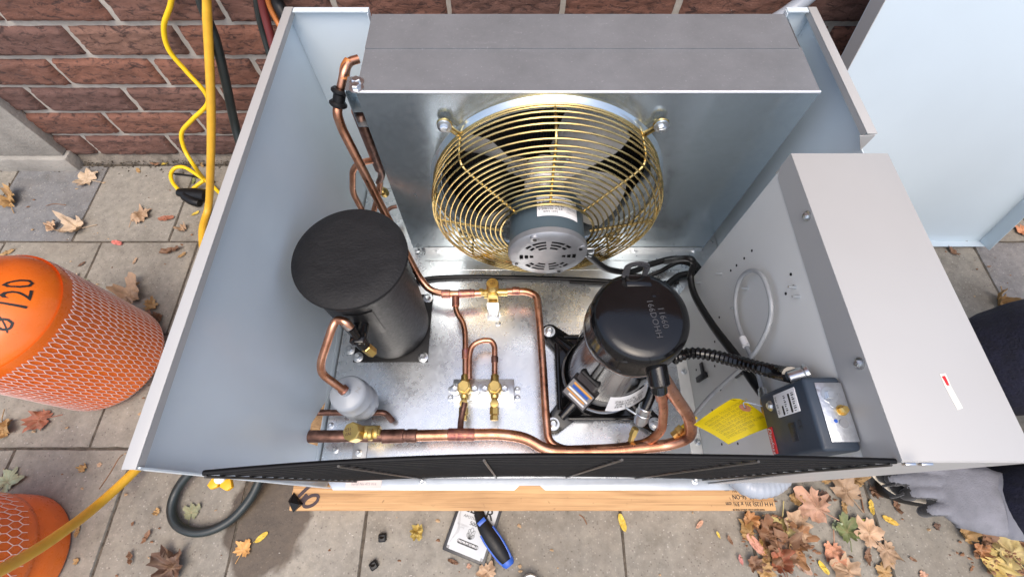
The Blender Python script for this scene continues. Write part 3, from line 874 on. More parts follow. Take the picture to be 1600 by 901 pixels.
# branch down from the condenser header
pipe([pz(560, 92, .640), pz(545, 96, .642), pz(538, 112, .636), pz(530, 148, .605)], .0075, rad=.02)
m = MB(); m.tube(spl([pz(546, 95, .642), pz(540, 105, .637), pz(537, 125, .625)], 8), .0088, 14); m.done('pipe_wrap', M['rust'], unit)
m = MB(); a, b = pz(532, 138, .618), pz(528, 166, .592)
d_ = (b - a).normalized()
m.cyl(a, a + d_ * .009, .0155, n=24, bev=.003); m.cyl(b - d_ * .009, b, .0155, n=24, bev=.003); m.cyl(a, b, .0105, n=20)
m.done('rubber_grommet', M['rubber'], unit)
lp_ = [b, pz(527, 178, .583), pz(534, 200, .556), pz(600, 330, .39), pz(655, 433, .235), pz(672, 454, .216), pz(700, 459, .215), pz(752, 457.5, .215)]
pipe(lp_, .0085, rad=.03)
collar(pz(690, 458.5, .215), pz(704, 458.5, .215), .0105); collar(pz(716, 458.5, .215), pz(742, 457.5, .215), .0098)
pipe(zz((712, 459, .215), (712, 486, .213), (724, 503, .212), (727, 520, .212), (727, 592, .212)), .0063, rad=.015)
collar(pz(712, 462, .215), pz(712, 479, .214), .0088); collar(pz(727, 545, .212), pz(727, 560, .212), .0078)
pipe(zz((773, 592, .212), (773, 540, .213), (768, 531, .214), (752, 531, .214), (737, 539, .214), (733, 556, .213), (733, 592, .212)), .0063, rad=.02)
collar(pz(773, 556, .212), pz(773, 566, .212), .0078, 'oldcopper')
pipe(zz((726, 628, .225), (720, 655, .222), (719, 676, .23)), .0063, mat='oldcopper')
# header and loop beside the coil
m = MB(); m.tube([pz(560, 172, .60), pz(594, 262, .40)], .0125, 18); m.tube(spl([pz(594, 262, .40), pz(597, 272, .37), pz(592, 285, .33)], 5), .0075, 12)
m.done('coil_header', M['oldcopper'], unit)
pipe([pz(582, 250, .44), pz(560, 254, .45), pz(551, 266, .43), pz(551, 300, .36), pz(570, 336, .27)], .0066, rad=.02)
pipe([pz(596, 262, .38), pz(593, 296, .31), pz(580, 345, .22)], .007, rad=.03)
pipe([pz(620, 322, .21), pz(610, 324, .21), pz(600, 334, .20), pz(604, 346, .18)], .005, mat='oldcopper', rad=.01)
m = MB(); m.lathe([(0, 0), (.011, 0), (.011, .012), (.007, .016), (.007, .03), (0, .03)], pz(602, 302, .25), (-.1, -.2, 1), 14); m.done('pipe_cap', M['brass'], unit)

# ------------------------------------------------------------------ brass valves
def hexnut(m, p0, p1, r): m.cyl(p0, p1, r, r, n=6, bev=.0012)
def line_valve(px, py, label=None):
    p = pz(px, py, .212)
    m = MB()
    m.cyl(p + V((0, .030, 0)), p + V((0, -.022, 0)), .0088, n=18, bev=.002)
    m.lathe([(0, -.016), (.0125, -.016), (.0135, -.010), (.0150, .0), (.0150, .008), (.0125, .013), (0, .013)], p, ZU, 24)
    m.box(p + V((-.0255, -.008, -.019)), p + V((.0255, .008, -.010)), .0025)
    m.cyl(p + V((0, -.012, .0)), p + V((0, -.045, .004)), .0062, n=14)
    m.lathe([(0, -.012), (.0088, -.012), (.0094, .0), (.008, .008), (0, .009)], p + V((0, -.034, .006)), ZU, 20)
    b = m.done('line_valve', M['brass'], unit, 45)
    m = MB(); m.lathe([(.0138, .012), (.0138, .0135), (.0118, .0136)], p, ZU, 6); hexnut(m, p + V((0, 0, .013)), p + V((0, 0, .026)), .0124); m.done('hex_cap', M['brass'], b, 20)
    m = MB(); hexnut(m, p + V((0, -.040, .004)), p + V((0, -.056, .004)), .0098); hexnut(m, p + V((0, -.0565, .004)), p + V((0, -.067, .004)), .0088); m.done('port_cap', M['brass'], b, 20)
    for s in (-1, 1): screw(p + V((s * .021, 0, -.010)), ZU, b, BOLT, 'bolt')
    return b
line_valve(726, 606); line_valve(773, 606)
m = MB(); m.box((-.122, .2055, ZF + .0005), (.012, .252, ZF + .029), .0015)
m.box((-.136, .211, ZF + .0005), (-.1225, .240, ZF + .002)); m.box((.0125, .211, ZF + .0005), (.026, .240, ZF + .002))
vb = m.done('valve_bracket', M['bright'], unit)
for x, y in ((-.129, .216), (-.129, .235), (.019, .216), (.019, .235)): screw((x, y, ZF + .002), ZU, vb)
# upper service valve
p = pz(770, 456, .215)
m = MB(); m.box(p + V((-.013, -.016, -.025)), p + V((.013, .012, .008)), .003); m.cyl(p + V((-.02, -.003, -.008)), p + V((-.002, -.003, -.008)), .0085, n=16)
m.cyl(p + V((.002, 0, 0)), p + V((.034, 0, 0)), .0088, n=16); m.cyl(p + V((-.034, 0, -.004)), p, .0076, n=16)
m.prism([p + V((-.012, -.016, -.02)), p + V((.012, -.016, -.02)), p + V((.013, -.019, -.052)), p + V((-.013, -.019, -.052))], (0, -.004, 0), .001)
uv = m.done('service_valve', M['brass'], unit, 40)
m = MB(); m.lathe([(.0125, .006), (.0132, .008), (.0132, .012), (.0145, .014), (.0145, .030), (.013, .033), (0, .0335)], p + V((0, .004, 0)), V((0, .12, 1)), 28); m.done('round_cap', M['brass'], uv, 30)
letter('lettering', 'OPEN\n80-2', .0065, plane_fn(p + V((0, .008, .038)), (.95, .25, 0), (-.25, .95, -.1), 0), M['oldcopper'], uv)
m = MB(); hexnut(m, p + V((-.032, .0, 0)), p + V((-.022, .0, 0)), .0095); hexnut(m, p + V((-.021, .0, 0)), p + V((-.013, .0, 0)), .0075); m.done('port_cap', M['brass'], uv, 20)
m = MB(); m.box((p.x - .014, p.y - .047, ZF + .0005), (p.x + .014, p.y - .022, ZF + .003), .0008); m.box((p.x - .014, p.y - .0235, ZF + .0035), (p.x + .014, p.y - .0215, ZF + .045)); b = m.done('valve_bracket', M['bright'], unit)
screw((p.x - .001, p.y - .036, ZF + .003), ZU, b)
# big suction valve
p = pz(563, 676, .23)
m = MB(); m.cyl(p + V((-.018, 0, 0)), p + V((.040, 0, 0)), .0155, n=22, bev=.003); m.box(p + V((-.016, -.014, -.03)), p + V((.022, .014, .006)), .004)
m.cyl(p + V((.02, -.004, .012)), p + V((.03, -.004, .012)), .012, n=16, bev=.002)
sv = m.done('suction_valve', M['brass'], unit, 40)
c0 = pz(548, 673, .262)
m = MB(); m.cyl(c0 + V((.006, 0, -.026)), c0, .0185, .0185, n=8, bev=.002); m.cyl(c0 + V((.008, 0, -.032)), c0 + V((.006, 0, -.024)), .016, n=20); m.done('hex_cap', M['brass'], sv, 20)
letter('lettering', '03117\nVALVE', .0085, plane_fn(c0, (.97, .22, .05), (-.22, .97, 0), .0004), M['oldcopper'], sv)
m = MB(); e = pz(588, 676, .236); hexnut(m, e + V((-.006, 0, 0)), e + V((.010, 0, .001)), .0088); m.cyl(e + V((-.02, 0, 0)), e, .006, n=12); m.done('port_cap', M['brass'], sv, 20)
m = MB(); q = pz(568, 672, ZF)
m.box((q.x - .016, q.y - .062, ZF + .0005), (q.x + .014, q.y + .058, ZF + .003), .0008); b = m.done('valve_bracket', M['cap'], unit)
screw((q.x - .003, q.y - .045, ZF + .003), ZU, b); screw((q.x + .0, q.y + .044, ZF + .003), ZU, b)

# ------------------------------------------------------------------ compressor
KC = V((.203, .262, ZF))
m = MB()
m.lathe([(.082, .022), (.082, .036), (.077, .044), (.0755, .052), (.0755, .295), (.0760, .300), (.0760, .304)], KC, ZU, 72)
comp = m.done('compressor', M['black'], unit, 40)
m = MB(); m.lathe([(.0765, .292), (.0785, .297), (.0792, .303), (.0792, .314), (.0783, .317), (.0775, .320), (.0772, .350), (.0755, .362), (.0715, .3705), (.065, .3745), (.055, .3765), (.03, .378), (0, .3785)], KC, ZU, 72)
topc = m.done('top_cap', M['black'], comp, 50)
m = MB(); m.lathe([(.082, .026), (.0865, .029), (.0865, .038), (.082, .043)], KC, ZU, 72); m.done('base_ring', mk('ring_reflection_grey', (.30, .30, .31), .18, .9), comp, 60)  # whitish reflection on the black ring put into a grey metal colour
# stamped patches and lettering on the top
m = MB(); m.box(KC + V((-.020, .045, .374)), KC + V((.020, .064, .3788)), .002); m.done('stamped_patch', M['black'], topc)
letter('lettering', '11660\n166DOHH', .0135, plane_fn(KC + V((.022, -.008, .3780)), (.12, -1, 0), (1, .12, 0), .0006), mk('worn_black', (.055, .055, .058), .35), topc, spacing=1.05, line=1.0)
m = MB(); m.lathe([(0, 0), (.0042, 0), (.0035, .0015), (0, .0018)], KC + V((.021, .030, .3770)), ZU, 12); m.done('stud', M['black'], topc)
# lifting lug
lg = KC + V((-.004, .066, .372)); out = []; inn = []
for k in range(13):
    a = math.pi * k / 12; out.append(lg + V((.0195 * math.cos(a), .006, .020 + .017 * math.sin(a)))); inn.append(lg + V((.0105 * math.cos(a), .006, .020 + .0085 * math.sin(a))))
out = [lg + V((.0195, 0, -.02))] + out + [lg + V((-.0195, 0, -.02))]; inn = [lg + V((.0105, 0, .004))] + inn + [lg + V((-.0105, 0, .004))]
m = MB(); n_ = len(out); off = V((0, -.004, .001))
m.raw(out + inn + [q + off for q in out] + [q + off for q in inn], [(i, i + 1, n_ + i + 1, n_ + i) for i in range(n_ - 1)] + [(2 * n_ + i, 3 * n_ + i, 3 * n_ + i + 1, 2 * n_ + i + 1) for i in range(n_ - 1)] + [(i, 2 * n_ + i, 2 * n_ + i + 1, i + 1) for i in range(n_ - 1)] + [(n_ + i, n_ + i + 1, 3 * n_ + i + 1, 3 * n_ + i) for i in range(n_ - 1)] + [(0, n_, 2 * n_ - 1, n_ - 1), ])
m.box(lg + V((-.0195, -.004, -.02)), lg + V((.0195, .0, .004)))
m.done('lifting_lug', mk('dull_black_lug', (.06, .06, .065), .3, .3), comp)
# mounting plate: square with hollowed sides and ridges
m = MB(); poly = []
for k, (sx, sy) in enumerate(((1, 1), (-1, 1), (-1, -1), (1, -1))):
    cxy = V((sx * .106, sy * .103, 0)); a0 = math.atan2(sy, sx)
    poly += [KC + cxy + V((.022 * math.cos(a0 + q), .022 * math.sin(a0 + q), .010)) for q in (-1.2, -.7, -.2, .2, .7, 1.2)]
    nx_ = ((-1, 1), (-1, -1), (1, -1), (1, 1))[k]
    mid = V(((sx + nx_[0]) * .043, (sy + nx_[1]) * .043, .010))
    per = V((nx_[0] - sx, nx_[1] - sy, 0)).normalized()
    poly += [KC + mid - per * .05, KC + mid + per * .05]
m.prism(poly, (0, 0, .006), .002)
mp_ = m.done('mounting_plate', M['black'], comp)
for a in (45, 135, 225, 315):
    d_ = V((math.cos(R(a)), math.sin(R(a)), 0))
    m = MB(); m.tube([KC + d_ * .076 + V((0, 0, .026)), KC + d_ * .10 + V((0, 0, .022)), KC + d_ * .128 + V((0, 0, .017))], .011, 12, rf=lambda t: 1.25 - .45 * t, flat=.8); m.done('plate_rib', M['black'], comp)
for sx, sy in ((0, 1), (0, -1), (1, 0), (-1, 0)):
    m = MB(); t_ = V((sy, sx, 0)); c_ = KC + V((sx * .092, sy * .092, .017))
    m.tube([c_ - t_ * .075, c_ - t_ * .04, c_ + t_ * .04, c_ + t_ * .075], .0055, 10, flat=.8); m.done('plate_rib', M['black'], comp)
for sx in (-1, 1):
    for sy in (-1, 1):
        q = KC + V((sx * .1085, sy * .1045, .0005))
        m = MB(); m.lathe([(0, 0), (.013, 0), (.0145, .004), (.013, .009), (0, .009)], q, ZU, 20); m.done('rubber_foot', M['rubber'], comp)
        m = MB(); m.lathe([(.004, .0175), (.0135, .0175), (.014, .0185), (.0135, .0198), (0, .0198)], q, ZU, 24); m.done('washer', M['bright'], comp)
        m = MB(); m.lathe([(.0085, .0198), (.0085, .027), (.0055, .0285), (.005, .026), (0, .026)], q, ZU, 24); m.done('bolt', M['bright'], comp)
# terminal box and labels
a = R(224); rd = V((math.cos(a), math.sin(a), 0)); tg = V((-math.sin(a), math.cos(a), 0))
rot = Matrix((( tg.x, rd.x, 0), (tg.y, rd.y, 0), (0, 0, 1))).to_4x4(); rot.translation = KC
m = MB()
def rp(t_, r_, z_): return rot @ V((t_, r_, z_))
m.prism([rp(-.029, r_, z_) for r_, z_ in ((.066, .070), (.100, .070), (.106, .094), (.075, .134), (.074, .150), (.066, .150))], rp(.029, 0, 0) - rp(-.029, 0, 0), .003)
m.box((-.022, .066, .1515), (.022, .080, .200), .004, m=rot)
tb = m.done('terminal_box', M['rubber'], comp, 15)
m = MB(); q0 = [(-.036, .0968, .088), (.036, .0968, .088), (.036, .0968, .15), (-.036, .0968, .15)]
def tf(x, y, off=.0004): return rot @ (V((x, .0905, .114)) + V((0, -.613, .79)) * y + V((0, .79, .613)) * (off + .0004))
def patch(w_, h_, x, y, off, bend=0): return (lambda u, v: tf(x + (u - .5) * w_, y + (v - .5) * h_, off + bend * (u - .5) ** 2))
m = MB(); m.grid(patch(.054, .043, 0, 0, .0004, .0), 10, 4); lb = m.done('warning_label', mk('grey_label', (.20, .19, .19), .4), tb)
for (w_, h_, x, y, c) in ((.058, .006, .002, .020, 'orange_p'), (.050, .008, .0, .010, 'blue'), (.062, .006, 0, -.001, 'white'), (.058, .004, -.002, -.009, 'orange_p'), (.050, .006, .004, -.017, 'white')):
    m = MB(); m.grid(patch(w_ * .78, h_ * .78, x, y * .78, .0009, .0), 8, 1); m.done('label_stripe', M[c], tb)
def kp(x, z, off=.0008, a0=R(292)):
    aa = a0 + x / .0755; return KC + V(((.0755 + off) * math.cos(aa), (.0755 + off) * math.sin(aa), z))
m = MB(); m.grid(lambda u, v: kp((u - .5) * .078, .098 + v * .052, .0012 + .016 * (1 - v) + .008 * max(0, u - .6)), 12, 2); wlb = m.done('serial_label', M['white'], comp)
letter('lettering', 'ZB21KCE-TF5\n208/230-3-60\nSER 15L 0739', .0095, lambda x, y: kp(x * 1.0, .124 + y, .0022 + .016 * (1 - (.026 + y) / .052) + .008 * max(0, x / .078 - .1)), M['ink'], wlb)
m = MB(); m.grid(lambda u, v: kp((u - .5) * .15, .058 + v * .04, .0006, R(262)), 14, 2); nlb = m.done('serial_label', mk('dark_label', (.035, .033, .035), .35), comp)
letter('lettering', 'CAUTION - SYSTEM UNDER PRESSURE\nUSE LISTED PARTS ONLY - R404A R507\nREFER TO UNIT NAMEPLATE', .0062, lambda x, y: kp(x, .078 + y, .001, R(262)), M['greyink'], nlb, line=1.2)
# suction stub on the cap
m = MB(); s0 = pz(1028, 560, .47); s1 = pz(1026, 580, .462)
m.cyl(KC + V((.022, -.05, .335)), KC + V((.030, -.096, .315)), .0165, n=24, bev=.003); m.cyl(KC + V((.028, -.09, .318)), KC + V((.031, -.104, .306)), .0125, n=20, bev=.002); m.done('pipe_stub', M['black'], comp)
# second conduit with galvanised connector
def corr(pts, r, name, parent, mat='black', pitch=.0062, amp=.18):
    pp = spl(pts, 24)
    L = [0]
    for a_, b_ in zip(pp, pp[1:]): L.append(L[-1] + (a_ - b_).length)
    n_ = int(L[-1] / pitch * 4); out = []; j = 0
    for i in range(n_ + 1):
        s = L[-1] * i / n_
        while j < len(L) - 2 and L[j + 1] < s: j += 1
        t = (s - L[j]) / max(1e-9, L[j + 1] - L[j]); out.append(pp[j].lerp(pp[j + 1], t))
    m = MB(); m.tube(out, r, 14, rf=lambda t: 1 + amp * math.sin(t * n_ * math.pi / 2))
    return m.done(name, M[mat], parent, 60)
corr([pz(1026, 588, .40), pz(1021, 605, .365), pz(1015, 622, .33), pz(1008, 638, .30)], .0078, 'corrugated_conduit', unit)
m = MB(); a, b = pz(1009, 634, .305), pz(999, 660, .262)
d_ = (b - a).normalized()
m.cyl(a, a + d_ * .016, .0125, n=20, bev=.001); m.cyl(a + d_ * .017, a + d_ * .038, .0142, n=20, bev=.001); m.cyl(a + d_ * .036, a + d_ * .047, .0118, n=20, bev=.001); m.box(a + d_ * .02 + V((.012, -.004, -.004)), a + d_ * .034 + V((.019, .004, .004)), .001)
m.cyl(a + d_ * .024 + V((-.012, 0, 0)), a + d_ * .020 + V((-.034, .010, .006)), .0022, n=8)
cc = m.done('conduit_connector', M['bright'], unit)
m = MB(); hexnut(m, pz(993, 668, .245), pz(988, 680, .232), .0078); hexnut(m, pz(988, 680, .232), pz(985, 690, .225), .0064); m.done('flare_nut', M['brass'], unit, 20)
m = MB(); hexnut(m, pz(1066, 667, .258), pz(1058, 674, .252), .009); hexnut(m, pz(1058, 674, .252), pz(1050, 680, .247), .0072); m.done('flare_nut', M['brass'], unit, 20)
m = MB(); m.cyl(pz(1088, 650, .275), pz(1066, 667, .258), .0042, n=10); m.done('hose_sleeve', M['ycord'], unit)
# ------------------------------------------------------------------ control box
BX, BY0, BY1 = .411, .042, .4606
m = MB()
m.box((BX, BY0 + .002, .10), (XR - .0005, BY1 - .002, ZT - .006), .0012)
cb = m.done('control_box', M['beige_lifted'], unit)
m = MB(); m.box((BX - .026, BY0 + .012, ZF + .0006), (BX - .0003, BY1 - .004, ZF + .0022), .0006)
m.done('box_flange', M['beige_lifted'], cb)
m = MB()
m.prism([V((BX - .0009, y, z)) for y, z in [(BY0, ZT), (BY1, ZT), (BY1 + .0, .634), (BY1 - .012, .622), (BY0, .610)]], (.0006, 0, 0))
m.box((BX - .0009, BY0, ZT - .0002), (XR + .0020, BY1, ZT + .0016), .0008)
m.box((XR + .0004, BY0, .60), (XR + .0020, BY1, ZT - .0004)); m.box((BX - .0004, BY0 - .0010, .10), (XR + .0020, BY0 + .0005, ZT - .0004)); m.box((BX - .0004, BY1 - .0014, .62), (XR + .0020, BY1, ZT - .0004))
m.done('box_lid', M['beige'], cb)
m = MB(); m.prism([V((x, y, ZT + .0017)) for x, y in [tuple(pz(*q, ZT)[:2]) for q in ((1466, 584), (1475, 583), (1484, 604), (1502, 637), (1494, 640), (1474, 603))]], (0, 0, .0003))
tl = m.done('torn_label', mk('torn_paper', (.78, .75, .66), .6), cb)
m = MB(); m.prism([V((x, y, ZT + .0021)) for x, y in [tuple(pz(*q, ZT)[:2]) for q in ((1469, 588), (1474, 587), (1481, 602), (1477, 602))]], (0, 0, .0002)); m.done('label_print', M['red'], tl)
NX = (-1, 0, 0)
for px, py in ((1261, 337), (1343, 567)): screw(pxx(px, py, BX - .002), NX, cb)
for px, py in ((1069, 580), (1090, 690), (1066, 628)): screw(pz(px, py, ZF + .0022), ZU, cb)
for px, py in ((1245, 326), (1259, 371), (1236, 428), (1240, 447), (1228, 458), (1205, 475), (1175, 391), (1163, 403), (1151, 414), (1142, 422), (1117, 533), (1117, 571), (1124, 495), (1126, 608), (1128, 693), (1153, 692), (1097, 580), (1088, 577), (1113, 640)):
    p = pxx(px, py, BX); m = MB(); m.lathe([(.0024, -.0003), (.0024, .0006), (0, .0006)], p, NX, 10); m.done('punched_hole', M['void'], cb)  # dark disc on the sheet carries the hole's shade; nothing is cut
for px, py in ((1243, 448), (1249, 463), (1127, 427), (1168, 450), (1094, 441), (1150, 481), (1166, 583)):
    p = pxx(px, py, BX); m = MB(); m.cyl(p, p + V((-.011, 0, .001)), .0026, .0013, n=10); m.done('screw_tip', M['bright'], cb)

# pressure control
PX0, PX1, PY0, PY1, PZ0, PZ1 = .363, BX - .0024, .0570, .1445, .508, .616
m = MB(); m.box((PX0, PY0, PZ0), (PX1, PY1, PZ1), .005, seg=3)
pc = m.done('pressure_control', M['navy'], cb, 40)
m = MB(); m.box((PX0 + .012, PY0 + .010, PZ1 + .0003), (PX1 - .001, PY1 - .008, PZ1 + .0012), .0005); tpz = m.done('terminal_plate', mk('hammered_zinc', (.60, .62, .64), .33, .9, .12, 90, .5, 160), pc)
def tz(u, v): return V((PX0 + .012 + u * (PX1 - PX0 - .013), PY1 - .008 - v * (PY1 - PY0 - .018), PZ1 + .0012))
m = MB(); m.lathe([(.0098, 0), (.0098, .0006), (0, .0006)], tz(.42, .22), ZU, 24); m.lathe([(.0052, .0004), (.0052, .004), (0, .004)], tz(.42, .22), ZU, 4); m.done('range_spindle', M['bright'], pc)
m = MB(); m.lathe([(.0065, 0), (.0065, .0006), (0, .0006)], tz(.70, .48), ZU, 20); m.cyl(tz(.70, .48), tz(.70, .48) + V((0, 0, .008)), .0048, n=6, bev=.001); m.done('brass_spindle', M['brass'], pc)
m = MB(); m.lathe([(.0052, 0), (.0052, .001), (0, .001)], tz(.62, .70), ZU, 20); m.done('rubber_plug', M['cap'], pc)
m = MB(); m.lathe([(.0022, 0), (.0022, .0005), (0, .0005)], tz(.36, .66), ZU, 10); m.done('paint_dot', M['blue'], pc)
m = MB(); m.lathe([(.004, 0), (.004, .0005), (0, .0005)], tz(.45, .38), ZU, 14); m.done('rivet', M['bright'], pc)
# cover side facing the compressor: scale window, maker's label
cf = lambda y, z, off=.0005: V((PX0 - off, y, z))
def cover(x, y, off=.0005):   # x runs toward the back, y up
    return V((PX0 - off, (PY0 + PY1) / 2 + x, (PZ0 + PZ1) / 2 + y))
# reading direction of the text runs toward the front (-Y when seen from -X the right-hand side is -Y)
def ctext(x, y, off=.0012): return V((PX0 - off, .099 - x, .565 + y))
m = MB(); m.box((PX0 - .0012, .1065, .546), (PX0 + .001, .1365, .595), .0006); sw = m.done('scale_window', M['white'], pc)
m = MB()
for k in range(9):
    for (zz0, hh) in ((.586, .005), (.568, .004)):
        y = .1085 + k * .0027
        m.box((PX0 - .0016, y, zz0), (PX0 - .0012, y + .0007 + .0006 * ((k * 3) % 2), zz0 + hh - .0015 * (k % 3 == 0)))
m.box((PX0 - .0018, .1075, .579), (PX0 - .0012, .131, .5822)); m.box((PX0 - .0018, .1075, .561), (PX0 - .0012, .119, .5638))
m.done('scale_marks', M['ink'], sw)
letter('lettering', 'bar 20 10', .0058, lambda x, y: V((PX0 - .0018, .1215 - x, .5515 + y)), M['ink'], sw)
m = MB(); m.box((PX0 - .0012, .0640, .5115), (PX0 + .001, .0985, .5235), .0006); rl = m.done('maker_label', M['red'], pc)
letter('lettering', 'Danfoss', .0105, lambda x, y: V((PX0 - .0016, .0812 - x, .5175 + y)), M['white'], rl, shear=.35)
m = MB(); m.box((PX0 - .0007, .0735, .562), (PX0 + .001, .0965, .577), .0004); em = m.done('embossed_panel', mk('dark_navy_emboss', (.014, .019, .028), .45), pc)
letter('lettering', 'CE', .010, lambda x, y: V((PX0 - .0009, .092 - x, .587 + y)), mk('dark_navy_print', (.012, .016, .024), .5), pc)
letter('lettering', 'KP 15', .007, lambda x, y: V((PX0 - .0012, .085 - x, .5695 + y)), M['navy'], em)
screw(V((PX0, .125, .533)), NX, pc)
# conduit fitting and corrugated conduit
m = MB(); e1 = pxx(1233, 591, .376); e0 = pxx(1257, 584, .392)
m.cyl(e0, e1, .0105, n=22, bev=.001); m.lathe([(.0105, 0), (.0128, .001), (.0128, .005), (.0105, .006)], e0, e0 - e1, 22); m.done('conduit_fitting', M['bright'], cb)
corr([pz(1052, 560, .40), pz(1072, 552, .40), pz(1100, 552, .415), pz(1140, 561, .445), pz(1180, 572, .485), pz(1215, 581, .52), pxx(1236, 585, .378)], .0098, 'corrugated_conduit', unit, 'black', .0088, .13)
# cables
def cable(pts, r, mat='rubber', name='black_cable', flat=1.0, parent=None, sub=10, n=10):
    m = MB(); m.tube(spl(pts, sub), r, n, flat=flat); return m.done(name, M[mat], parent or unit, 60)
X_ = BX - .012
cable([pz(1040, 408, .20), pxx(1072, 403, .385), pxx(1084, 410, X_), pxx(1079, 432, X_), pxx(1086, 462, X_), pxx(1113, 507, X_), pxx(1150, 556, X_), pxx(1175, 592, X_), pxx(1194, 618, X_)], .0085, flat=.8)
cable([C0 + V((.080, .02, -.02)), pz(926, 404, .33), pz(950, 420, .25), pz(985, 424, .21), pz(1015, 413, .20), pz(1050, 404, .20), pz(1080, 407, .21), pz(1096, 425, .2)], .0075)
cable([pz(1000, 436, .185), pz(1030, 424, .19), pz(1062, 409, .195), pz(1090, 418, .195)], .0055)
cable([pz(1040, 447, .175), pz(1062, 430, .175), pz(1090, 426, .18)], .0085)
cable([pz(620, 452, .17), pz(655, 438, .168), pz(700, 432.5, .167), pz(800, 433, .167), pz(900, 436, .167), pz(1010, 442, .167), pz(1060, 440, .17)], .0062)
cable([pz(890, 440, .167), pz(950, 443, .167), pz(1020, 448, .167)], .004)
# cable tie and clip
m = MB(); m.box(pxx(1099, 563, BX) + V((-.004, -.002, 0)), pxx(1099, 588, BX) + V((-.002, .002, 0)), .0008); m.box(pxx(1093, 586, BX) + V((-.008, -.003, -.004)), pxx(1107, 591, BX) + V((-.001, .003, .003)), .001); m.done('cable_tie', M['rubber'], cb)
m = MB(); m.tube(spl([pxx(1150, 588, BX - .002), pxx(1160, 582, BX - .014), pxx(1170, 586, BX - .002)], 5), .003, 8); m.done('cable_clip', M['rubber'], cb)
# grey capillary hose in a loop
X2 = BX - .020
gh = [pxx(1193, 625, .382), pxx(1189, 600, X2), pxx(1180, 570, X2), pxx(1164, 535, X2 + .004), pxx(1152, 500, X2 + .006), pxx(1149, 466, X2 + .006), pxx(1157, 435, X2 + .006), pxx(1174, 422, X2 + .006), pxx(1192, 432, X2 + .006), pxx(1204, 468, X2 + .006), pxx(1203, 500, X2 + .006), pxx(1190, 533, X2), pxx(1168, 565, X2 - .008), pz(1138, 592, .40), pz(1108, 620, .33), pz(1084, 648, .28)]
cable(gh, .0037, 'hosegrey', 'capillary_hose')
m = MB(); m.cyl(pxx(1160, 527, X2 + .003), pxx(1166, 540, X2 + .002), .0058, n=12); m.done('hose_band', M['white'], unit)
m = MB(); m.cyl(pxx(1191, 608, X2), pxx(1193, 624, .382), .0062, n=12, bev=.001); m.done('hose_crimp', M['bright'], unit)
m = MB(); m.tube(spl([pxx(1193, 624, .382), pxx(1195, 640, .376), pxx(1202, 652, .374)], 5), .0048, 10); m.done('brass_elbow', M['brass'], unit)

# ------------------------------------------------------------------ black wire guard across the front
def gy(x, z=.66):
    k = (x - .05) / .38
    return .0575 - .0095 * (z - .16) / .5 - ((.009 + .009 * (z - .16) / .5) if k < 0 else .006) * k * k
rows_ = []
wire0 = None
NG = 17
for k in range(NG):
    z = .1685 + k * (ZT - .004 - .1685) / (NG - 1)
    m = MB(); m.tube([V((-.318 + .725 * i / 16, gy(-.318 + .725 * i / 16, z), z)) for i in range(17)], .0026 if k < NG - 1 else .003, 7)
    o = m.done('front_guard' if wire0 is None else 'wire', M['wire'], unit if wire0 is None else wire0, 60)
    wire0 = wire0 or o
for i, x in enumerate((-.314, -.178, -.026, .119, .262, .400)):
    m = MB(); m.tube([V((x, gy(x, .16) - .0040, .160)), V((x, gy(x, .66) - .0040, ZT - .002))], .0015, 8); m.done('guard_rod', M['rod'], wire0)

# drain conduit bend at the front right
corr([pz(1146, 738, .15), pz(1156, 750, .18), pz(1170, 759, .185), pz(1186, 761, .185), pz(1204, 757, .18), pz(1219, 746, .17), pz(1230, 728, .16)], .0205, 'flexible_conduit', unit, 'conduit', .011, .035)

# ================================================================== timber under the unit
tim = None
m = MB(); m.box((-.474, -.0088, .0), (.577, .080, .0885), .003)
tim = m.done('timber', M['wood'], None, org=(.05, .035, 0))
tag(tim, 'pale pine timber with marker scrawl and printed text under the front of the unit', 'timber')
m = MB(); m.box((-.472, .0815, .0), (-.36, .62, .086), .003)
sk = m.done('rear_timber', M['osb'], None); tag(sk, 'rough chipped timber glimpsed through the pipe hole in the left panel', 'timber')
TZ = .0890
def ribbon(pts, wd, name, mat, parent, z=TZ):
    pts = spl([V((q.x, q.y, z)) for q in pts], 6); m = MB(); L = []; Rr = []
    for i, p in enumerate(pts):
        t = (pts[min(i + 1, len(pts) - 1)] - pts[max(i - 1, 0)]).normalized(); n_ = V((-t.y, t.x, 0)); L.append(p + n_ * wd); Rr.append(p - n_ * wd)
    m.raw(L + Rr, [(i, i + 1, len(pts) + i + 1, len(pts) + i) for i in range(len(pts) - 1)])
    return m.done(name, M[mat], parent)
z_ = .0885
ribbon(zz((494, 750, z_), (482, 760, z_), (466, 775, z_)), .0038, 'marker_stroke', 'marker', tim)
ribbon(zz((480, 771, z_), (473, 779, z_), (468, 783, z_)), .0036, 'marker_stroke', 'marker', tim, TZ + .0002)
el = [pz(486 + 11.5 * math.cos(a) + 2.2 * math.sin(a), 781.5 - 8.5 * math.sin(a) + -3.5 * math.cos(a), z_) for a in [i * 2 * math.pi / 12 for i in range(13)]]
ribbon(el, .0034, 'marker_stroke', 'marker', tim, TZ + .0004)
ribbon(zz((470, 747, z_), (471, 753, z_), (477, 754, z_), (482, 750, z_)), .0045, 'marker_stroke', 'marker', tim, TZ + .0006)
def tprint(s, px, py, size, wide=1.0):
    o = pz(px, py, z_); f = plane_fn(V((o.x, o.y, TZ)), (-1, 0, 0), (0, -1, 0), 0)
    letter('stamped_lettering', s, size, lambda x, y: f(x * wide, y), M['ink'], tim, bold=.0006)
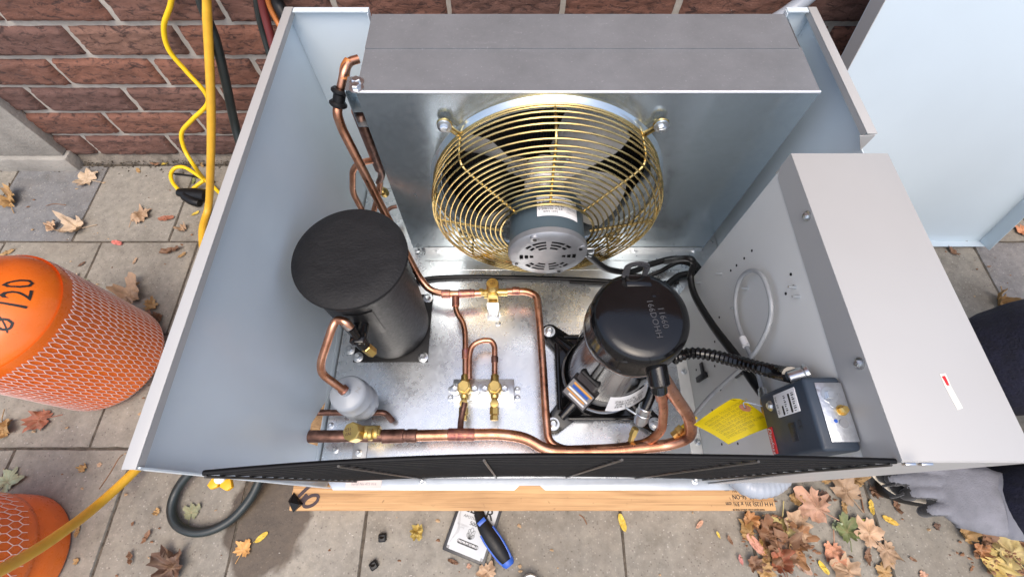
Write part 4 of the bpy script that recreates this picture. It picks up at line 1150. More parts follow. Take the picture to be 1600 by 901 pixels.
tprint('H H (125) 3½ x 3½ cm', 1171, 786, .0115, .92); tprint('2 M 25  S6-ON', 1168, 775, .0125, .85); tprint('3½ x 3½ cm', 1150, 764.5, .011, .9); tprint('MADE FROM SOLID SPRUCE PINE FIR', 1170, 795, .0042, 1.0)
# folded black corner piece on the timber's end
c_ = pz(461, 784, .10)
m = MB(); b_ = [V((q.x, q.y, .090)) for q in zz((450, 782, .09), (459, 768, .09), (474, 786, .09), (458, 800, .09))]
tp = V((c_.x, c_.y, .104))
m.raw([p for p in b_] + [tp + V((-.010, 0, 0)), tp + V((.012, -.004, 0))], [(0, 4, 1), (1, 4, 5), (1, 5, 2), (2, 5, 3), (3, 5, 4), (3, 4, 0), (0, 1, 2, 3)])
cc_ = m.done('corner_protector', M['rubber'], None, 10)
tag(cc_, 'small folded black plastic piece on the left end of the pale timber', 'plastic piece')

# ================================================================== hang tag
A, B, C_, D = pz(1084, 661, .455), pz(1150, 619, .47), pz(1212, 664, .480), pz(1139, 692, .47)
def tagp(u, v, off=0.0):
    a = A.lerp(D, v); b = B.lerp(C_, v); p = a.lerp(b, u)
    nrm = (B - A).cross(D - A).normalized(); nrm = nrm if nrm.z > 0 else -nrm
    e2 = 1.0
    return p + nrm * (off + .010 * math.sin(u * 3.14 * 1.0) - .012 * (v - .5) ** 2 * 4 * .5 + .010 * u * u)
m = MB()
def tg_(u, v):
    vv = .5 + (v - .5) * (1 - max(0, u - .86) / .14 * .0)
    uu = u * (1 - .10 * max(0, (.12 - v) / .12) * (u > .9)) 
    return tagp(uu, vv)
m.grid(tg_, 18, 10)
bmesh.ops.solidify(m.bm, geom=m.bm.faces[:], thickness=.0005)
ht = m.done('hang_tag', M['yellow'], None, 40)
tag(ht, 'bright yellow paper warning tag printed in French tied beside the dark pressure control', 'tag')
TL = (B - A).length; TW = (D - A).length
lines = ['ATTENTION  TOUS LES CONTROLES A', 'PRESSION NE SONT PAS AJUSTES A', "L'USINE  ILS DOIVENT DONC ETRE", 'AJUSTES SUR PLACE SELON LES', 'DIFFERENTES APPLICATIONS', 'VEUILLEZ VOUS REFERER AU MANUEL', "D'INSTRUCTION  50947"]
for i, s in enumerate(lines):
    letter('lettering', s, .0058, lambda x, y, i=i: tagp(.10 + x / TL * .74, .20 + i * .104 - y / TW, .0008), M['tagink'], ht, align='LEFT')
def tdisk(r0, r1, off):
    m = MB(); n_ = 20
    vs_ = [tagp(.86 + r * math.cos(a) / TL, .36 + r * math.sin(a) / TW, off) for r in (r0, r1) for a in [2 * math.pi * k / n_ for k in range(n_)]]
    m.raw(vs_, [(k, (k + 1) % n_, n_ + (k + 1) % n_, n_ + k) for k in range(n_)] + ([tuple(range(n_))] if r0 < .002 else [])); return m
tdisk(.0016, .0065, .0010).done('eyelet', mk('brown_eyelet', (.38, .16, .08), .6), ht)
tdisk(.0001, .0014, .0013).done('eyelet_hole', M['void'], ht)  # black disc painted as the shade inside the eyelet
m = MB(); m.tube(spl([tagp(.86, .36, .001), tagp(.94, .25, .006), pz(1192, 634, .50), pz(1200, 640, .51)], 5), .0008, 6); m.done('tie_wire', M['bright'], ht)

# ================================================================== gas cylinders
TPROF = [(r_ * 1.142, h_ * 1.07) for r_, h_ in [(0, .004), (.09, .004), (.110, .012), (.118, .028), (.120, .05), (.120, .285), (.118, .300), (.112, .318), (.100, .337), (.082, .353), (.058, .366), (.035, .372), (0, .374)]]
def tank(cx, cy, label, zoff=0, dome=True, pr=TPROF, net=(.014, .312), ncirc=82, org=0, extra=True, spin=0):
    root = thing('gas_cylinder', (cx, cy, 0), label, 'gas cylinder')
    o = V((cx, cy, zoff))
    # refine the profile
    pts = spl([V((r, 0, h)) for r, h in pr], 4); p2 = [(max(0, p.x), p.z) for p in pts]; p2[0] = (0, p2[0][1]); p2[-1] = (0, p2[-1][1])
    m = MB(); m.lathe(p2, o, ZU, 72); body = m.done('body', M['tank'], root, 60)
    def rad(h):
        for (r0, h0), (r1, h1) in zip(p2[1:], p2[2:]):
            if h0 <= h <= h1: return r0 + (r1 - r0) * (h - h0) / max(1e-9, h1 - h0)
        return .1
    def sp(a, h, off=0): r = rad(h) + off; return o + V((r * math.cos(a), r * math.sin(a), h))
    m = MB(); da = 2 * math.pi / ncirc; cell = .0225; nr = int((net[1] - net[0]) / cell)
    vs_ = []; fs = []
    def strand(pp, wd=.00085):
        m.tube(pp, wd, 4, cap=False)
    for k in range(ncirc):
        for s in (0, 1):
            pp = []
            for j in range(nr * 2 + 1):
                h = net[0] + j * cell / 2
                ph = j % 4
                # strand zigzags between touching neighbours
                x = (0, .0, 1, 1)[ph] if s == 0 else (0, .0, -1, -1)[ph]
                a = (k + (x - (.5 if s == 0 else -.5)) * .46 + (.5 if s == 0 else 0) * 0 + .5 * s * 0) * da
                a = (k * 1.0 + (.5 if s else 0) * 0) * da + (x * .5 if s == 0 else x * .5) * da
                w_ = noise.noise(V((a * 3, h * 9, cx * 5))) * .009 + noise.noise(V((a * 11, h * 30, 2))) * .0025; a += noise.noise(V((a * 4, h * 14, 8))) * .02
                pp.append(sp(a, h + w_, .0018))
            strand(pp)
    m.done('net_sleeve', M['pink'], root, 80)
    return root, sp, o
t1, sp1, o1 = tank(-1.050, .350, 'orange gas cylinder with net sleeve and stencilled 120 on its shoulder')
def st_(x, y): 
    h = .352 - (.352 - (.3265 + y * .8)); a = R(4) + x / .105
    hh = .374 + y * .70
    r = 0
    return sp1(a, hh, .0012)
for ch_, cx_ in (('ø', -.050), ('1', -.010), ('2', .014), ('0', .041)):
    letter('stencil_numeral', ch_, .050, lambda x, y, cx_=cx_: st_(x + cx_, y), M['ink'], t1, fine=.004)
m = MB()
for a0, a1 in ((R(60), R(165)), (R(195), R(300))):
    pp = [(a0 + (a1 - a0) * i / 14) for i in range(15)]
    m.raw([o1 + V((.072 * math.cos(a), .072 * math.sin(a), .38 + (.085 if k else 0))) for k in (0, 1) for a in pp] + [o1 + V((.069 * math.cos(a), .069 * math.sin(a), .38 + (.085 if k else 0))) for k in (0, 1) for a in pp],
          [(i, i + 1, 16 + i, 15 + i) for i in range(14)] + [(31 + i, 30 + i, 45 + i, 46 + i) for i in range(14)] + [(15 + i, 16 + i, 46 + i, 45 + i) for i in range(14)])
m.done('guard_collar', M['tank'], t1)
m = MB(); m.cyl(o1 + V((0, 0, .397)), o1 + V((0, 0, .42)), .02, n=20, bev=.002); m.cyl(o1 + V((0, 0, .42)), o1 + V((0, 0, .44)), .009, n=16); m.lathe([(.0, .435), (.026, .437), (.028, .444), (.026, .451), (0, .453)], o1, ZU, 10); m.done('valve', M['brass'], t1)
P2 = [(r_ * 1.12, h_) for r_, h_ in [(.100, .004), (.116, .004), (.119, .02), (.1195, .05), (.116, .085), (.122, .10), (.122, .285), (.118, .300), (.112, .318), (.100, .337), (.082, .353), (.058, .366), (.035, .372), (0, .374)]]
t2, sp2, o2 = tank(-1.115, -.108, 'orange gas cylinder with bare foot ring, cut off at the bottom left corner', pr=P2, net=(.112, .29), ncirc=56)
m = MB(); m.cyl(sp2(R(20), .05, -.002), sp2(R(20), .05, .0009), .006, n=12); m.done('drain_hole', M['void'], t2)  # dark disc for the shade in the hole; the ring stays uncut

# ================================================================== hoses and leads at the left
def hose(name, pts, r, mat, label, cat, sub=10, n=12, par=None):
    m = MB(); m.tube(spl(pts, sub), r, n); o = m.done(name, M[mat], par, 60); return tag(o, label, cat)
hose('yellow_hose', [pyy(316, -60, 1.0), pyy(322, 0, .995), pyy(327, 90, .96), pyy(330, 180, .91), pyy(329, 260, .86), pz(326, 320, .03), pz(316, 362, .012), pz(322, 430, .012), pz(330, 520, .012), pz(290, 610, .012), pz(240, 700, .02), pz(205, 740, .035), pz(150, 790, .08), pz(98, 830, .17), pz(40, 868, .26), pz(-30, 905, .36), pz(-120, 950, .42)], .0102, 'yhose', 'thick ochre yellow hose hanging by the wall and running on across the lower cylinder', 'hose')
CORD = thing('extension_cord', pz(300, 300, 0), 'bright yellow extension cord hanging in waves down the brick wall to a black plug', 'cord')
hose('yellow_cable', [pyy(275, -50, 1.02), pyy(267, 5, 1.02), pyy(256, 42, 1.02), pyy(264, 78, 1.01), pyy(292, 112, 1.0), pyy(321, 145, .985), pyy(323, 164, .98), pyy(300, 187, .975), pyy(284, 207, .97), pyy(288, 232, .955), pyy(303, 258, .93), pz(318, 278, .03), pz(334, 292, .012), pz(350, 308, .012)], .0058, 'ycord', None, None, par=CORD)
hose('yellow_cable', [pz(280, 297, .018), pz(270, 285, .02), pz(267, 272, .025), pz(274, 262, .028), pz(288, 261, .03), pz(304, 270, .03), pz(320, 281, .026)], .0058, 'ycord', None, None, par=CORD)
hose('yellow_cable', [pz(301, 295, .02), pz(311, 287, .02), pz(321, 281, .02), pz(330, 280, .012)], .0056, 'ycord', None, None, par=CORD)
m = MB(); a, b = pz(279, 300, .02), pz(322, 305, .02)
m.tube(spl([a, a.lerp(b, .35), a.lerp(b, .6), b], 4), .021, 14, rf=lambda t: .62 + .38 * math.sin(min(1, t * 1.3) * 1.6), flat=.85)
m.tube(spl([pz(291, 306, .018), pz(302, 314, .018), pz(312, 317, .016)], 4), .017, 12, rf=lambda t: 1 - .3 * t)
for v in m.bm.verts: v.co.z = max(v.co.z, .001)
pl = m.done('plug', M['rubber'], CORD, 50)
hose('thin_wire', [pz(272, 271, .006), pz(290, 273, .006), pz(311, 277, .006), pz(335, 284, .006)], .0032, 'rubber', 'thin black wire lying on the paving behind the yellow cord loop', 'wire')
hose('black_hose', [pyy(306, -50, 1.0), pyy(316, 8, .995), pyy(336, 60, .985), pyy(352, 125, .965), pyy(366, 190, .94), pyy(380, 240, .9), pz(410, 320, .03), pz(440, 360, .02)], .0112, 'green', 'black hose hanging just right of the thick yellow hose, going behind the cabinet', 'hose')
hose('dark_red_hose', [pyy(404, -40, .99), pyy(411, 10, .985), pyy(421, 50, .97), pyy(432, 90, .95), pyy(450, 140, .92), pyy(470, 230, .86)], .0092, 'crimson', 'dark red hose behind the back left corner of the cabinet', 'hose')
hose('black_hose', [pyy(398, -30, 1.02), pyy(404, 20, 1.01), pyy(414, 60, 1.0), pyy(432, 120, .97)], .008, 'green', 'dark hose tucked against the left of the red hose at the wall', 'hose')
hose('orange_tube', [pyy(414, -30, .985), pyy(420, 5, .98), pyy(431, 30, .97), pyy(446, 56, .955), pyy(470, 100, .94)], .0058, 'rust', 'orange brown tube slanting between the red hose and the cabinet corner', 'tube')
hose('black_hose', [pyy(424, -40, 1.0), pyy(432, 0, .99), pyy(444, 24, .975), pyy(462, 60, .95), pyy(490, 130, .93)], .014, 'rubber', 'thick black hose right of the orange tube, almost hidden by the cabinet corner', 'hose')
hose('black_hose', [pz(360, 690, .045), pz(318, 720, .04), pz(290, 745, .03), pz(274, 770, .018), pz(268, 796, .0145), pz(276, 818, .0145), pz(300, 830, .0145), pz(330, 827, .0145), pz(362, 810, .0145), pz(388, 782, .02), pz(403, 755, .03), pz(412, 728, .04), pz(420, 690, .045)], .0102, 'green', 'dark green rubber hose looping out on the paving below the left panel', 'hose')
hose('grey_conduit', [pyy(1300, -45, 1.0), pyy(1266, -8, 1.0), pyy(1230, 20, .99), pyy(1196, 42, .97), pyy(1160, 70, .94), pyy(1130, 130, .9)], .0165, 'conduit', 'pale grey conduit rising behind the back right corner of the cabinet', 'conduit')
# yellow winged valve handle under the guard
hv = thing('winged_handle', pz(350, 752, .06), 'small orange yellow winged plastic handle below the left end of the black guard', 'handle')
m = MB(); q = pz(346, 746, .075)
m.cyl(q + V((0, 0, -.015)), q + V((0, 0, .01)), .012, n=16, bev=.002)
hb_ = m.done('hub', M['white'], hv)
for s in (-1, 1):
    m = MB(); w_ = pz(346 + s * 11, 750 + 3 * (s + 1) * .4, .075)
    m.prism([q + V((s * .004, -.004, .004)), w_ + V((s * .004, .008, .004)), w_ + V((s * .012, -.010, .004)), w_ + V((s * .002, -.018, .004)), q + V((s * .002, -.018, .004))], (0, 0, -.012), .002)
    m.done('wing', mk('orange_yellow_plastic', (.80, .40, .01), .4), hv)

# ================================================================== leaning cover panel
K = .30; lb0 = V((.722, .724, .002)); lw, ll = .712, 1.02
th = math.atan(K)
up = V((0, math.sin(th), math.cos(th))); nr_ = V((0, -math.cos(th), math.sin(th))); xx = V((1, 0, 0))
mm = Matrix(((1, 0, 0, lb0.x), (0, up.y, -nr_.y, lb0.y), (0, up.z, -nr_.z, lb0.z), (0, 0, 0, 1)))
# local axes: x right, y up the sheet, z away from the camera side
def lb_box(m, a, c, bev=0): m.box(a, c, bev, m=mm)
cov = thing('cover_panel', (lb0.x + lw / 2, .8, 0), 'large pale blue grey metal cover panel with folded edges leaning on the wall at right', 'panel')
m = MB(); lb_box(m, (0, 0, 0), (lw, ll, .0014)); m.done('sheet', M['pale_dimmed'], cov)
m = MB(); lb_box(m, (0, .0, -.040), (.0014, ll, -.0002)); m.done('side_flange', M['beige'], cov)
m = MB(); lb_box(m, (lw - .0014, .0, -.040), (lw, ll, -.0002)); m.done('side_flange', M['pale_dimmed'], cov)
m = MB(); lb_box(m, (.0016, .0, -.024), (lw - .0016, .0014, -.0002)); m.done('bottom_flange', M['pale_dimmed'], cov)
m = MB(); lb_box(m, (.0016, ll - .0014, -.038), (lw - .0016, ll, -.0002)); m.done('top_flange', M['pale_dimmed'], cov)
# ================================================================== things in front of the timber
def flatpts(*pp, z=0): return [pz(x, y, z) for x, y in pp]
pk = thing('packet', pz(735, 850, 0), 'black edged white packet marked PREMIUM EDIBLES lying half under the timber', 'packet')
q0, q1, q2, q3 = flatpts((691, 857), (757, 884), (800, 765), (735, 742), z=.004)
pxd = (q1 - q0).normalized(); pyd = V((-pxd.y, pxd.x, 0)); pw = (q1 - q0).length; ph_ = .165
q2 = q1 + pyd * ph_; q3 = q0 + pyd * ph_
m = MB(); m.prism([V((p.x, p.y, .0015)) for p in (q0, q1, q2, q3)], (0, 0, .009), .0025); m.done('pouch', M['wetcard'], pk)
def pf(x, y, off=.0): return V((q0.x, q0.y, .0108 + off)) + pxd * x + pyd * y
ins = .007
m = MB(); m.prism([pf(ins + .006, ins), pf(pw - ins - .006, ins), pf(pw - ins - .006, ins + .006), pf(pw - ins, ins + .006), pf(pw - ins, ph_ - ins), pf(ins, ph_ - ins), pf(ins, ins + .006), pf(ins + .006, ins + .006)], (0, 0, .0006))
fc = m.done('front_label', mk('white_label', (.48, .50, .51), .4), pk)
g_ = .0008
letter('lettering', 'ELKR', .032, lambda x, y: pf(pw / 2 + x, .099 + y, g_), M['ink'], fc, bold=.001)
letter('lettering', 'APOTHECARY', .0085, lambda x, y: pf(pw / 2 + x - .002, .080 + y, g_), M['ink'], fc)
letter('lettering', '500', .0115, lambda x, y: pf(pw / 2 + x - .002, .0695 + y, g_), M['ink'], fc, bold=.0005)
letter('lettering', 'BLUEBERRY\nLIME', .0052, lambda x, y: pf(pw / 2 - .024 + x, .058 + y, g_), M['greyink'], fc)
m = MB(); pc_ = lambda t: (pw / 2 + (.0205 * (1 if math.cos(t) > 0 else -1) + .0048 * math.cos(t)), .0285 + .0048 * math.sin(t))
ar = [pf(*pc_(t), g_) for t in [2 * math.pi * (k + .5) / 24 for k in range(24)]]
m.raw(ar, [tuple(range(24))]); m.done('label_band', M['wetcard'], fc)
letter('lettering', 'PREMIUM EDIBLES', .0062, lambda x, y: pf(pw / 2 + x, .0287 + y, g_ + .0005), M['white'], fc, bold=.0003)
for i, (dx, ht_, wd, an) in enumerate(((0, .024, .004, 0), (-.007, .020, .0036, 18), (.007, .020, .0036, -18), (-.011, .013, .003, 40), (.011, .013, .003, -40))):
    m = MB(); pts = []
    for k in range(17):
        t = k / 16 * 2 * math.pi; lx = wd * math.sin(t); ly = ht_ / 2 * (1 - math.cos(t))
        a = R(an); pts.append(pf(pw / 2 + lx * math.cos(a) - ly * math.sin(a), .039 + lx * math.sin(a) + ly * math.cos(a), g_ + .0001 * i))
    m.tube(pts, .00045, 4, cap=False); m.done('printed_emblem', M['ink'], fc)
for k in range(3):
    m = MB(); m.tube(spl([pf(.011 + .004 * k, .02 + .01 * k, g_), pf(.018 + .002 * k, .05, g_), pf(.011, .08 + .006 * k, g_), pf(.02, .12, g_)], 6), .0004, 4, cap=False); m.done('printed_vine', M['greyink'], fc)
for x in (ins + .003, pw - ins - .003):
    m = MB(); m.lathe([(.003, .0), (.003, .0004), (0, .0004)], pf(x, ins + .003, .0002), ZU, 6); m.done('corner_print', M['greyink'], pk)

# knife handle tool
kn = thing('hand_tool', pz(775, 845, 0), 'black and blue handled cutting tool lying across the white packet', 'tool')
ks = [pz(748, 800, .018), pz(755, 818, .022), pz(765, 835, .023), pz(777, 853, .021), pz(788, 870, .016), pz(795, 880, .013)]
m = MB(); m.tube(spl(ks, 5), .0195, 18, rf=lambda t: .62 + .30 * math.sin(min(1, max(0, t * 1.25 - .1)) * 3.0) - .18 * max(0, t - .8) * 2, flat=.72)
hd = m.done('grip', M['rubber'], kn, 60)
dirk = (ks[-1] - ks[0]).normalized(); sid = V((-dirk.y, dirk.x, 0))
for s, a0, a1 in ((1, .30, .92), (-1, .32, .9)):
    m = MB(); pts = []
    pp = spl(ks, 5)
    for i in range(len(pp)):
        t = i / (len(pp) - 1)
        if a0 <= t <= a1:
            rr_ = .0195 * (.62 + .30 * math.sin(min(1, max(0, t * 1.25 - .1)) * 3.0) - .18 * max(0, t - .8) * 2)
            pts.append(pp[i] + sid * s * rr_ * .93 + V((0, 0, .003)))
    m.tube(pts, .0030, 8); m.done('side_strip', M['blue'], kn)
m = MB(); m.tube([ks[-1] - dirk * .008, ks[-1] - dirk * .002, ks[-1] + dirk * .004], .0155, 16, flat=.75, rf=lambda t: 1 - .3 * t * t); m.done('end_cap', M['blue'], kn)
m = MB(); m.box((-.010, -.003, -.004), (.010, .006, .004), .001, m=Matrix.Translation(pz(752, 813, .030)) @ Matrix.Rotation(math.atan2(-dirk.x, dirk.y) + .1, 4, 'Z')); m.done('thumb_slide', M['blue'], kn)
m = MB(); m.tube([pz(749, 806, .016), pz(742, 792, .014), pz(735, 778, .012)], .006, 8, flat=.5); m.tube([pz(752, 806, .016), pz(752, 790, .014), pz(752, 776, .012)], .005, 8, flat=.5); m.done('jaw', M['rubber'], kn)

for px, py, rz_, lbl in ((599, 837, .1, 'small black rubber cap on the paving nearer the timber'), (585, 880, .6, 'small black rubber cap on the paving nearer the bottom edge of the photo')):
    m = MB(); c_ = pz(px, py, 0)
    m.box((-.0085, -.0085, .0008), (.0085, .0085, .015), .003, m=Matrix.Translation(c_) @ Matrix.Rotation(rz_, 4, 'Z') @ Matrix.Rotation(.2, 4, 'X'), seg=3)
    m.cyl(c_ + V((0, 0, .0145)), c_ + V((0, .001, .0158)), .0055, n=14)
    tag(m.done('rubber_cap', M['rubber'], None, 40), lbl, 'cap', 'rubber caps on the paving')
# toe of a white shoe at the bottom edge
sh = thing('shoe', pz(835, 915, 0), 'toe of a white shoe just showing at the bottom edge of the photo', 'shoe')
c_ = pz(829, 897, .03)
def shoe(u, v, z0, z1, k):
    a = u * 2 * math.pi; rx, ry = .044 * k, .135 * k
    x = math.cos(a) * rx * (1 + .1 * math.sin(a)); y = math.sin(a) * ry - .135
    return V((c_.x + x + .25 * y * 0, c_.y + y, z0 + (z1 - z0) * v))
m = MB(); m.grid(lambda u, v: shoe(u, v, .001, .028, 1), 40, 2); m.grid(lambda u, v: shoe(u, 1, 0, .028, 1 - .04 * v), 40, 2); m.done('sole', M['shoe'], sh)
m = MB(); m.grid(lambda u, v: shoe(u, 1, 0, .028 + .05 * math.sin(v * 1.57), 1 - .06 - .94 * v * v * .98), 40, 8); m.done('upper', M['white'], sh)
m = MB(); m.tube([shoe(k / 60, 1, 0, .0295, .955) for k in range(60)], .0015, 6, closed=True); m.done('piping', M['blue'], sh)

# ================================================================== person at the right: crouching, gloved hand on the cabinet corner
def fuse(parts, vox, name, mats, parent, sm=2, paint=None):
    bm = bmesh.new()
    for prt in parts:
        tmp = prt.bm; me = bpy.data.meshes.new('t'); bmesh.ops.recalc_face_normals(tmp, faces=tmp.faces[:]); tmp.to_mesh(me); bm.from_mesh(me); bpy.data.meshes.remove(me); tmp.free()
    me = bpy.data.meshes.new('t'); bm.to_mesh(me); bm.free()
    o = bpy.data.objects.new('t', me); col.objects.link(o)
    md = o.modifiers.new('r', 'REMESH'); md.mode = 'VOXEL'; md.voxel_size = vox
    if sm:
        m2 = o.modifiers.new('s', 'SMOOTH'); m2.iterations = sm; m2.factor = .5
    dg = bpy.context.evaluated_depsgraph_get(); me2 = bpy.data.meshes.new_from_object(o.evaluated_get(dg))
    bpy.data.objects.remove(o); bpy.data.meshes.remove(me)
    b = MB(); b.bm.from_mesh(me2); bpy.data.meshes.remove(me2)
    if paint:
        for f in b.bm.faces: f.material_index = paint(f.calc_center_median(), f.normal)
    return b.done(name, mats, parent, 180)
def limb(pts, rs, n=16, sub=6, flat=1.0):
    m = MB(); pp = spl([V((*p, 0)) if len(p) == 2 else V(p) for p in pts], sub); k = len(pp)
    rr_ = [x.x for x in spl([V((r, 0, 0)) for r in rs], sub)]
    m.tube(pp, 1.0, n, rf=lambda t: max(.002, rr_[min(k - 1, int(round(t * (k - 1))))]), flat=flat)
    for e, r in () if flat < 1 else ((pp[0], rr_[0]), (pp[-1], rr_[-1])):
        m.lathe([(0, -r), (r * .5, -r * .86), (r * .86, -r * .5), (r, 0), (r * .86, r * .5), (r * .5, r * .86), (0, r)], e, ZU, 14)
    return m
per = thing('person', (1.28, .16, 0), 'person in dark navy fleece at the right edge with a gloved hand on the cabinet', 'person')
HZ = .385
wr = pz(1600, 792, HZ + .01)
el_ = V((1.16, -.10, .40)); shl = V((1.27, -.05, .72)); shr = V((1.33, .33, .74))
pel = V((1.46, .17, .34)); chest = V((1.34, .15, .66)); neck = V((1.27, .15, .84)); head = V((1.22, .15, .97))
parts = [
    limb([pel + V((0, -.0, -.02)), V((1.43, .165, .46)), chest, V((1.30, .15, .78))], [.15, .135, .155, .09], 20),
    limb([shl + V((.03, .06, .02)), chest + V((0, 0, .10)), shr + V((.03, -.06, .02))], [.075, .10, .075], 16),
    limb([V((1.30, .15, .78)), neck, head + V((.01, 0, -.06))], [.07, .055, .055], 14),
    limb([shl, V((1.23, -.09, .56)), el_, V((1.03, -.05, .40)), wr + V((.06, -.002, .004)), wr + V((.012, 0, .0))], [.068, .058, .052, .052, .060, .058], 16),
    limb([shr, V((1.33, .44, .60)), V((1.28, .42, .52)), V((1.16, .34, .58)), V((1.10, .31, .59))], [.068, .058, .05, .048, .042], 16),
    limb([pel + V((0, -.08, 0)), V((1.20, .06, .47)), V((.97, .05, .45)), V((1.0, .04, .30)), V((1.06, .04, .09))], [.11, .095, .08, .066, .05], 16),
    limb([pel + V((0, .08, 0)), V((1.16, .24, .44)), V((.875, .225, .44)), V((.92, .22, .28)), V((1.0, .23, .09))], [.11, .11, .095, .07, .05], 16),
]
hm = MB(); hm.lathe([(0, -.118), (.035, -.112), (.058, -.085), (.070, -.04), (.078, .02), (.074, .07), (.052, .105), (0, .122)], head, (0.05, 0, 1), 24); parts.append(hm)
nm = MB(); nm.tube([head + V((-.068, 0, .03)), head + V((-.082, 0, .002)), head + V((-.094, 0, -.018)), head + V((-.078, 0, -.03))], .012, 8); parts.append(nm)
for s in (-1, 1):
    e_ = MB(); e_.lathe([(0, -.01), (.018, -.006), (.02, .003), (0, .008)], head + V((.008, s * .076, -.005)), (0, s, 0), 12); parts.append(e_)
mo = MB(); mo.tube([head + V((-.062, -.02, -.062)), head + V((-.074, 0, -.060)), head + V((-.062, .02, -.062))], .007, 8); parts.append(mo)
def paint(c, n):
    return 1 if c.z > .855 else 0
fuse(parts, .011, 'body', [M['fleece'], M['skin']], per, 3, paint)
m = MB()
m.grid(lambda u, v: head + V((.082 * math.cos(v * 1.45) * math.cos(u * 6.2832) * 1.02 + .012, .083 * math.cos(v * 1.45) * math.sin(u * 6.2832), .035 + .095 * math.sin(v * 1.5708) - .04 * max(0, math.cos(u * 6.2832)) * (1 - v))), 28, 8); m.done('hair', M['hair'], per)
for s in (-1, 1):
    m = MB(); m.lathe([(0, -.009), (.0065, -.0065), (.009, 0), (.0065, .0065), (0, .009)], head + V((-.0615, s * .028, .012)), ZU, 12); m.done('eye', M['white'], per)
for px_, py_, rz_ in ((1.02, .04, 0), (.94, .23, 0)):
    b_ = fuse([limb([(px_ + .07, py_, .045), (px_, py_, .05), (px_ - .10, py_, .035), (px_ - .14, py_, .03)], [.042, .048, .040, .028], 14)], .008, 'boot', [M['rubber']], per, 2)
# left glove (seen in the photo)
def hp(px, py, dz=0): return pz(px, py, HZ + dz)
gl = []
gl.append(limb([wr + V((.01, 0, 0)), hp(1560, 787, .004), hp(1520, 778, .006), hp(1480, 768, .006), hp(1462, 765, .004)], [.046, .046, .049, .043, .034], 20, flat=.42))
pl_ = MB(); pl_.tube(spl([hp(1575, 765, .004), hp(1530, 756, .006), hp(1476, 750, .006)], 5), .026, 16, flat=.62); gl.append(pl_)
pl_ = MB(); pl_.tube(spl([hp(1570, 810, .0), hp(1530, 803, .004), hp(1490, 795, .002)], 5), .026, 16, flat=.62); gl.append(pl_)
fing = [((1530, 742), (1462, 732), (1418, 727), (1392, 726), .0100), ((1525, 756), (1455, 749), (1418, 747), (1392, 748), .0102), ((1525, 774), (1462, 769), (1432, 768), (1415, 772), .0100), ((1520, 797), (1474, 795), (1452, 796), (1442, 799), .0092)]
for f in fing:
    r = f[4]
    gl.append(limb([hp(*f[0], .006), hp(*f[1], .010), hp(*f[2], .004), hp(*f[3], -.010)], [r * 1.12, r * 1.06, r, r * .92], 14))
gl.append(limb([hp(1540, 745, -.005), hp(1505, 728, -.012), hp(1470, 716, -.02), hp(1448, 711, -.022)], [.016, .014, .0125, .011], 14))
glv = fuse(gl, .0024, 'work_glove', [M['glove'], M['coated']], per, 4, lambda c, n: 1 if n.z < -.25 or (c.x < hp(1452, 760).x and n.z < .5) else 0)
# coated fingertips bending down
tips = [((1398, 728), (1380, 726), (1372, 724), .0112, -.016), ((1398, 748), (1382, 744), (1374, 740), .0112, -.018), ((1420, 771), (1405, 764), (1398, 757), .0108, -.016)]
for a_, b_, c2, r, dz in tips:
    fuse([limb([hp(*a_, -.012), hp(*b_, dz - .006), hp(*c2, dz - .022)], [r, r * .95, r * .8], 14)], .0024, 'glove_fingertip', [M['coated']], per, 2)
m = MB(); m.tube(spl([hp(1357, 731, -.03), hp(1372, 748, -.034), hp(1395, 766, -.036), hp(1420, 777, -.034), hp(1446, 782, -.028)], 8), .0040, 8, flat=.7); m.done('glove_seam', M['cream'], per)
m = MB(); m.tube(spl([hp(1400, 755, .0), hp(1388, 757, -.012), hp(1380, 758, -.026)], 4), .0022, 6); m.tube(spl([hp(1412, 770, .002), hp(1402, 774, -.012), hp(1392, 776, -.03)], 4), .0022, 6); m.done('glove_stitching', M['coated'], per)
# knitted cuff
m = MB(); ca = hp(1552, 786, .004); cb_ = wr + V((.004, 0, 0)); 
m.tube([ca.lerp(cb_, k / 24) for k in range(25)], .0485, 24, flat=.47, rf=lambda t: .90 + .09 * min(1, t * 5) + .012 * math.sin(t * 75)); m.done('glove_cuff', m_fabric('grey_rib', (.17, .175, .20), 2500), per)
# right glove, round the far side of the cabinet
oR = V((.235, -.02, .145))
gl = [limb([V((.87, .33, .44)) + oR, V((.82, .33, .425)) + oR, V((.78, .33, .42)) + oR], [.036, .040, .036], 16, flat=.6)]
for i in range(4): gl.append(limb([V((.785, .30 + .02 * i, .42)) + oR, V((.735, .297 + .021 * i, .43)) + oR, V((.70, .297 + .021 * i, .41)) + oR, V((.695, .297 + .021 * i, .385)) + oR], [.0115, .011, .0105, .009], 12))
gl.append(limb([V((.83, .30, .42)) + oR, V((.79, .27, .425)) + oR, V((.765, .262, .42)) + oR], [.015, .013, .0105], 12))
fuse(gl, .003, 'work_glove', [M['glove'], M['coated']], per, 2, lambda c, n: 1 if n.z < -.25 else 0)
# two pale clips on the cabinet's front edge
for px, py, xw in ((1420, 724, .009), (1446, 724, .010)):
    m = MB(); e = pyy(px, py, BY0 - .004); m.box(e - V((xw * .6, .0015, .003)), e + V((xw * .6, .0015, .003)), .001); m.done('edge_clip', M['bright'], cb)

